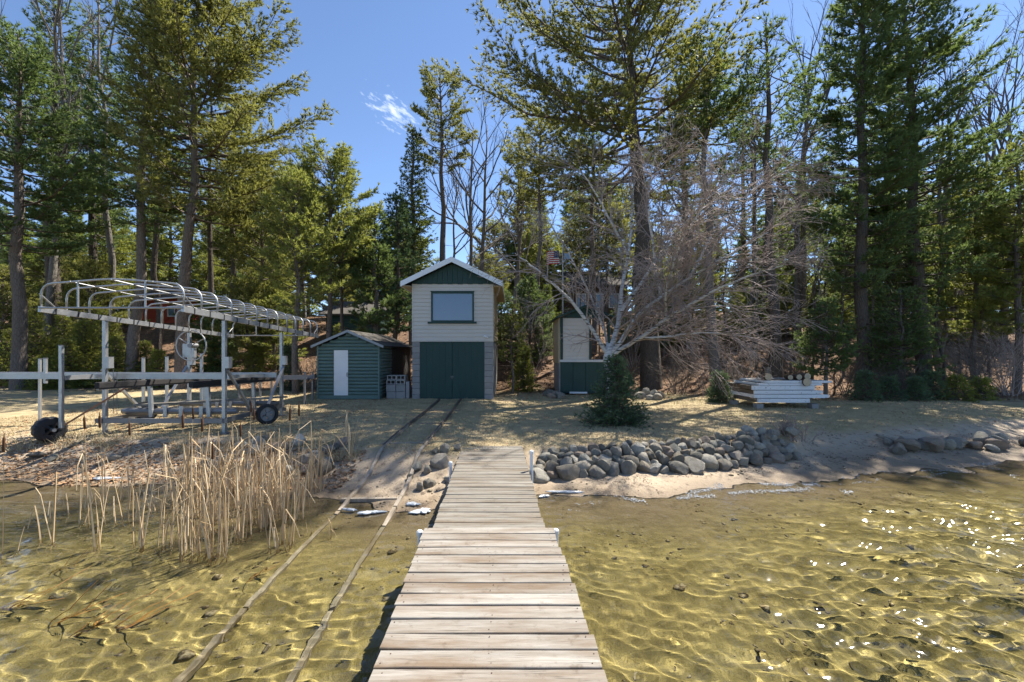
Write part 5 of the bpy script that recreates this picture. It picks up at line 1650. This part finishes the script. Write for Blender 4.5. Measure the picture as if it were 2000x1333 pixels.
P('young_pine', 'bright young pine at the right edge of the photo', RG, 1985, 17.5, 280, 95, 640, 27, 'needle_young', r0=.14, dens=1.05)
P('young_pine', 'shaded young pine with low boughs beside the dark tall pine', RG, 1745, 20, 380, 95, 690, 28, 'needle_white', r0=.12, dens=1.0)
P('young_pine', 'small dark pine with rounded boughs behind the white panel stack', RG, 1612, 15.6, 590, 68, 720, 29, 'needle_white', bark='bark_grey', r0=.07, dens=1.9, tuftL=.13, k=8, stubs=False)
P('young_pine', 'low shaded pine between the two tall dark pines', RG, 1760, 16.6, 560, 80, 730, 30, 'needle_white', r0=.08, dens=1.5, tuftL=.14, k=8, stubs=False)
P('pine_tree', 'background pine above the panel stack, half hidden', RG, 1570, 27, 130, 95, 480, 31, 'needle_white', r0=.2, dens=.6)
P('pine_tree', 'background pine filling the gap right of the huge pine', RG, 1340, 27, 60, 110, 480, 32, 'needle_red', r0=.2, dens=.6)
P('pine_tree', 'background pine between the two tall dark pines', RG, 1735, 28, 110, 110, 560, 33, 'needle_white', r0=.2, dens=.6)
P('pine_tree', 'background pine behind the pale-trunked pine', RG, 1450, 30, 160, 100, 500, 34, 'needle_white', r0=.2, dens=.55)
P('pine_tree', 'background pine behind the sunlit right-edge pines', RG, 1870, 27, 300, 110, 600, 35, 'needle_red', r0=.18, dens=.6)
# beyond the right edge of the frame: these shade the lawn
for q, (x, y, h, s) in enumerate(((22.5, 17.5, 17, 41), (27.5, 21, 18, 42))):
    pine('pine_tree', 'tall pine growing just beyond the right edge, %s' % ('nearer the lake' if q == 0 else 'up the slope'), RG, x, y, h, 3.0, .22, s, 'needle_white', r0=.24, dens=.6)
# far wood: four prototypes, each copy a tree of its own
def copy_tree(o, label, X, Y, sc, rz, zo=0.0):
    c = o.copy(); COL.objects.link(c)
    c.location = (X, Y, gz(X, Y) - .15 + zo); c.rotation_euler = (0, 0, rz); c.scale = sc
    c['label'] = label
    for ch in o.children:
        d = ch.copy(); COL.objects.link(d); d.parent = c
    return c
FG = 'distant pines at the back of the wood'
protos = []
for q, (mt, st, bf, rc, dn) in enumerate((('needle_white', 'white', .06, 2.6, 1.0), ('needle_red', 'red', .10, 2.4, 1.0), ('needle_young', 'white', .08, 2.6, .95), ('needle_cedar', 'cedar', .04, 1.7, .6))):
    protos.append(pine('background_pine', 'distant pine', FG, 0, 30, 9.0, rc, bf, 60 + q, mt, style=st, dens=dn, r0=.13, tuftL=.26, k=7, stubs=False))
far = []
gq = np.random.default_rng(5)
for row, (Y0, n, yt0, yt1) in enumerate(((26.5, 15, 475, 560), (31, 20, 400, 500), (37, 22, 360, 470), (45, 24, 350, 450))):
    for i in range(n):
        X_ = -40 + 2090 * (i + .5 + gq.normal(0, .22)) / n
        Y_ = Y0 + gq.uniform(-1.5, 1.5)
        if row == 0 and (380 < X_ < 470 or 600 < X_ < 760 or 820 < X_ < 1200 or 270 < X_ < 390): continue
        if row == 1 and (1115 < X_ < 1190 or 300 < X_ < 345 or 830 < X_ < 960): continue
        far.append((X_, Y_, gq.uniform(yt0, yt1) + (60 if 850 < X_ < 990 else 0), row))
for X_ in (425, 480, 540, 985, 1030, 1075, 1215, 1262, 1300, 1345, 1385, 1440, 1490, 1535, 1580, 1640, 1700, 1760, 1850, 1930):
    far.append((X_ + gq.normal(0, 8), gq.uniform(22.5, 25), gq.uniform(535, 600), 0))
far.sort()
for i, (X_, Y_, yt, row) in enumerate(far):
    x = px(X_, Y_); H = max(1.8, pz(yt, Y_) - gz(x, Y_))
    pr = protos[int(gq.integers(0, 4)) if not (X_ > 1780 or 480 < X_ < 760) else int(gq.choice([1, 2, 2]))]
    kx = H / 9.0 * gq.uniform(.9, 1.25) + .12
    lab = 'bushy background pine at the back of the wood, %s from the left' % ordw(i)
    if i < 4:
        o = protos[i]; o.location = (x, Y_, gz(x, Y_) - .15); o.rotation_euler = (0, 0, gq.uniform(0, 6.28)); o.scale = (kx, kx, H / 9); o['label'] = lab
    else:
        copy_tree(pr, lab, x, Y_, (kx, kx, H / 9), gq.uniform(0, 6.28))

# ---- bare trees
BG = 'bare trees behind the boathouse'
def B(label, group, X_, Y_, ytop, seed, r0, **kw):
    return bare_tree('bare_tree', label, group, px(X_, Y_), Y_, Hpx(X_, Y_, ytop), seed, 'bark_grey', 'twig_grey', r0, **kw)
B('slender bare tree just right of the boathouse ridge', BG, 915, 25, 235, 71, .13, lean=(.25, 0), kids=(5, 5, 11), spread=.5)
B('bare tree with a twisted trunk right of the boathouse roof', BG, 950, 27, 240, 72, .16, lean=(.1, 0), kids=(5, 5, 12), spread=.55)
B('thin bare tree left of the twisted one', BG, 893, 28, 330, 73, .1, kids=(4, 5, 9), spread=.5)
B('bare forked tree left of the flag', BG, 1000, 27, 330, 74, .13, lean=(.8, 0), kids=(5, 5, 10))
B('bare treetop in the gap right of the big leafy pine', LG, 595, 32, 265, 75, .14, kids=(5, 5, 12), spread=.45)
B('tall pale bare tree behind the left-edge pines', LG, 80, 24, -60, 76, .2, lean=(1, 0), kids=(5, 6, 12), spread=.5)
B('pale bare tree above the left part of the canopy frame', LG, 225, 26, -40, 77, .18, lean=(-1, 0), kids=(5, 6, 12), spread=.55)
B('bare grey tree left of the very tall dense pine', RG, 1560, 23, 60, 78, .17, lean=(.8, 0), kids=(5, 6, 12), spread=.5)
B('bare tree with long ascending limbs between the tall dark pines', RG, 1830, 21.5, 40, 79, .2, kids=(4, 5, 9), spread=.5, trunks=[(3.4, 0, 14.5, .13), (1.4, 0, 15, .14), (.4, .4, 13, .12)], first=.4)
B('bare crooked treetop at the right edge', RG, 1960, 25, 140, 80, .17, kids=(5, 6, 12), spread=.7)
B('bare tree behind the birch crown', RG, 1330, 24, 200, 81, .15, kids=(5, 5, 11))
B('slim bare tree right of the pale-trunked pine', RG, 1465, 24, 170, 82, .14, kids=(5, 5, 11))

# ---- the birch with its sprawling white limbs
bt = thing('birch_tree', 'sprawling white birch with bare reddish twigs behind the spruce', 'tree', (px(1192, 13.6), 13.6, gz(3, 13.6) - .1))
g = np.random.default_rng(91)
bz_ = bt.location.z; bx_ = bt.location.x
def bp(X_, y_, Y_): return np.array([px(X_, Y_) - bx_, Y_ - 13.6, pz(y_, Y_) - bz_])
MB().tube([(0, 0, -.2), (0, 0, .1), tuple(bp(1192, 735, 13.6)), tuple(bp(1188, 700, 13.6)), tuple(bp(1192, 672, 13.65))], [.2, .17, .15, .16, .12], 12).build('trunk', M['bark_birch'], bt, smooth=True)
limbs = [([(1190, 698, 13.6), (1160, 650, 13.5), (1120, 592, 13.2), (1085, 560, 12.9), (1040, 520, 12.6), (1005, 495, 12.4)], .075),
         ([(1190, 690, 13.6), (1207, 640, 13.8), (1212, 580, 14.1), (1228, 500, 14.3), (1235, 420, 14.4), (1240, 330, 14.4)], .10),
         ([(1190, 692, 13.6), (1215, 668, 13.5), (1240, 620, 13.3), (1290, 580, 13.0), (1345, 545, 12.2), (1420, 500, 11.4), (1500, 455, 10.8)], .085),
         ([(1192, 695, 13.6), (1250, 662, 13.3), (1300, 625, 12.9), (1355, 590, 12.0), (1440, 545, 11.2), (1530, 520, 10.5)], .075),
         ([(1212, 610, 13.9), (1260, 540, 13.8), (1310, 470, 13.6), (1370, 400, 13.5), (1440, 330, 13.4)], .06),
         ([(1255, 662, 13.3), (1330, 655, 12.8), (1400, 648, 12.4), (1470, 660, 12.0)], .04),
         ([(1228, 500, 14.3), (1190, 430, 14.2), (1160, 370, 14.0), (1130, 330, 13.9)], .05),
         ([(1300, 625, 12.9), (1300, 560, 12.0), (1330, 470, 11.2), (1380, 390, 10.6)], .045),
         ([(1345, 545, 12.6), (1400, 440, 12.6), (1470, 370, 12.4), (1540, 330, 12.3)], .045),
         ([(1190, 690, 13.6), (1180, 640, 14.0), (1150, 570, 14.4), (1110, 490, 14.6), (1075, 440, 14.6)], .05),
         ([(1290, 580, 13.0), (1275, 480, 12.6), (1262, 390, 12.4), (1280, 300, 12.4)], .045)]
SB, SF = [], []
for pl, r_ in limbs:
    q = [bp(*p) for p in pl]
    # smooth the polyline
    for _ in range(2):
        nq = [q[0]]
        for a, b in zip(q[:-1], q[1:]): nq += [a * .75 + b * .25, a * .25 + b * .75]
        q = nq + [q[-1]]
    rs = np.linspace(r_, .012, len(q))
    MB().tube([tuple(p + g.normal(0, .012, 3)) for p in q], list(rs), 7).build('limb', M['bark_birch'], bt, smooth=True)
    n = len(q)
    nT = 33 if pl[-1][0] > 1200 else 16
    for c in range(nT):
        f = .18 + .82 * (c + g.random()) / nT
        i = min(int(f * (n - 1)), n - 2); p = q[i]
        bd = q[i + 1] - q[i]; bd /= np.linalg.norm(bd)
        side = np.cross(bd, g.normal(0, 1, 3)); side /= np.linalg.norm(side)
        an = g.uniform(.35, 1.0)
        grow(p, bd * math.cos(an) + side * math.sin(an) + np.array([.12, 0, .05]), g.uniform(.8, 1.9) * (1.1 - .3 * f), rs[i] * .38 + .005, 2, g, SF, .55, .58, -.12, (4, 6), .16, .0048)
frusta('twigs', [s[0] for s in SF], [s[1] for s in SF], [s[2] for s in SF], [s[3] for s in SF], M['twig_birch'], bt, 3)
TRI[0] += len(SF) * 6
print('birch segs', len(SF))

# brush: reddish shrubs right of the boathouse and thickets on the right
def shrub(label, group, X_, Y_, h, n, seed, mat='twig_grey', spr=.5, kids=(5, 5)):
    g = np.random.default_rng(seed); x = px(X_, Y_)
    t = thing('bare_shrub', label, 'shrub', (x, Y_, gz(x, Y_) - .05), 0, group)
    S = []
    for i in range(n):
        a = g.uniform(0, 6.28); e = g.uniform(.8, 1.45)
        grow(np.array([g.normal(0, .15), g.normal(0, .15), 0]), np.array([math.cos(a) * math.cos(e), math.sin(a) * math.cos(e), math.sin(e)]), h * g.uniform(.6, 1.1), .016, 2, g, S, spr, .55, .05, kids, .12, .005)
    frusta('twigs', [s[0] for s in S], [s[1] for s in S], [s[2] for s in S], [s[3] for s in S], M[mat], t, 3)
    TRI[0] += len(S) * 6
BS = 'leafless shrubs'
shrub('reddish leafless thicket between the boathouse and the hut', BS, 1040, 20, 3.4, 12, 101, 'twig_birch')
shrub('grey leafless brush at the foot of the slope behind the big spruce', BS, 1320, 17, 1.5, 14, 102)
shrub('leafless brush left of the white panel stack', BS, 1440, 16, 1.4, 14, 103)
shrub('tangled leafless brush at the right edge', BS, 1965, 16.5, 2.3, 18, 104, 'twig_birch')
shrub('pale leafless brush below the young right-edge pines', BS, 1900, 16.2, 2.0, 14, 105)
shrub('fallen grey branches under the tall dense pine', BS, 1765, 16, 1.0, 12, 106)
shrub('leafless brush up the slope above the birch', BS, 1240, 21, 2.6, 12, 107, 'twig_birch')
shrub('small dry shrub at the right end of the rock wall', BS, px and 1545, 8.9, .38, 22, 108, 'twig_birch', .4, (3, 3))
shrub('leafless brush behind the shed on the left', BS, 600, 18.5, 1.3, 10, 109)

shrub('leafless brush on the slope between birch and pale-trunked pine', BS, 1370, 19, 2.2, 12, 120, 'twig_birch')
shrub('leafless brush on the slope above the white panel stack', BS, 1560, 18.5, 2.0, 12, 121)
shrub('leafless brush on the slope right of the hut', BS, 1220, 18.5, 1.6, 12, 122)
shrub('leafless brush on the slope between the two tall dark pines', BS, 1750, 18.5, 2.2, 12, 123)
shrub('leafless brush at the foot of the very tall dense pine', BS, 1650, 16.6, 1.4, 12, 124)
shrub('leafless brush high on the slope left of the flag', BS, 1010, 23, 2.2, 10, 125, 'twig_birch')
# slim saplings on the right slope: two prototypes and their copies
SG = 'slim bare saplings on the right slope'
sap = [bare_tree('bare_sapling', 'sapling', SG, 0, 22, 6.5, 130 + q, 'bark_dark' if q else 'bark_grey', 'twig_grey', .045, kids=(3, 3, 9), first=.45, limbL=.3, minr=.004) for q in range(2)]
gs = np.random.default_rng(8)
sp_ = sorted([(X_ + gs.normal(0, 8), Y_ + gs.uniform(-1, 1)) for X_, Y_ in ((1310, 21), (1345, 23), (1370, 20), (1430, 22), (1470, 20), (1545, 21), (1580, 19), (1592, 22), (1606, 20), (1625, 23), (1645, 19.5), (1668, 21), (1712, 20), (1735, 18.5), (1775, 21), (1850, 19), (1875, 21), (1935, 20), (1120, 24), (1205, 22))])
for i, (X_, Y_) in enumerate(sp_):
    x = px(X_, Y_); sc = gs.uniform(.75, 1.35)
    lab = 'slim bare sapling on the right slope, %s from the left' % ordw(i)
    if i < 2:
        o = sap[i]; o.location = (x, Y_, gz(x, Y_) - .1); o.scale = (1, 1, sc); o['label'] = lab
    else: copy_tree(sap[i % 2], lab, x, Y_, (sc ** .5, sc ** .5, sc), gs.uniform(0, 6.28), .05)

# spruces and low evergreens
def SP(label, group, X_, Y_, ytop, hw, seed, mat='needle_spruce', dens=1.0, k=8, tuftL=.085, name='spruce'):
    x = px(X_, Y_); H = Hpx(X_, Y_, ytop)
    return pine(name, label, group, x, Y_, H, hw * Y_ / FPX, .03, seed, mat, style='spruce', r0=max(.02, H * .02), dens=dens, tuftL=tuftL, k=k, stubs=False, top_r=.01)
SP('dense dark spruce on the lawn in front of the birch', 'small spruces', 1201, 10.4, 690, 70, 111, dens=1.25, tuftL=.085, k=9)
SP('little spruce at the foot of the pale-trunked pine', 'small spruces', 1406, 14.6, 722, 30, 112, dens=1.6)
EG = 'low evergreens at the foot of the right slope'
for q, (X_, Y_, yt, hw) in enumerate(((1690, 14.9, 722, 34), (1735, 15.1, 733, 30), (1790, 14.9, 735, 22), (1820, 15.3, 722, 32), (1868, 15.0, 730, 34), (1915, 15.2, 735, 30))):
    SP('dark low evergreen at the right slope foot, %s from the left' % ordw(q), EG, X_, Y_, yt, hw, 120 + q, 'needle_spruce' if q < 4 else 'needle_fir', dens=.62, tuftL=.11, name='low_evergreen')
YG = 'young firs under the left pines'
for q, (X_, Y_, yt, hw) in enumerate(((70, 20.5, 600, 50), (125, 21.5, 612, 50), (165, 20.5, 625, 60), (205, 22.5, 605, 55), (225, 20.3, 655, 50), (130, 19.5, 660, 50), (285, 21, 665, 45), (20, 21, 640, 45), (420, 22.5, 665, 25), (495, 22, 672, 25), (185, 24, 585, 50), (310, 19.8, 680, 28), (90, 19.2, 690, 40))):
    SP('yellow-green young fir under the left pines, %s of the group' % ordw(q), YG, X_, Y_, yt, hw, 140 + q, 'needle_fir', dens=.85, k=7, tuftL=.12, name='young_fir')
CGS = 'small evergreens beside the buildings'
P('young_pine', 'leafy young pine against the right wall of the boathouse', CGS, 1000, 17.2, 595, 40, 700, 161, 'needle_young', r0=.05, dens=1.5, tuftL=.14, k=8, stubs=False)
SP('yellow-green young fir right of the boathouse corner', CGS, 1022, 18.2, 672, 30, 162, 'needle_fir', dens=.9, tuftL=.12, name='young_fir')
SP('sunlit tiny fir above the left of the shed roof', CGS, 662, 22.5, 632, 14, 163, 'needle_young', dens=.9, tuftL=.12, name='young_fir')
SP('sunlit tiny fir above the right of the shed roof', CGS, 706, 22.5, 634, 16, 164, 'needle_young', dens=.9, tuftL=.12, name='young_fir')
SP('dark spruce tucked left of the shed', CGS, 566, 18.5, 668, 26, 165, dens=.9, tuftL=.11)
print('tree triangles about', TRI[0])
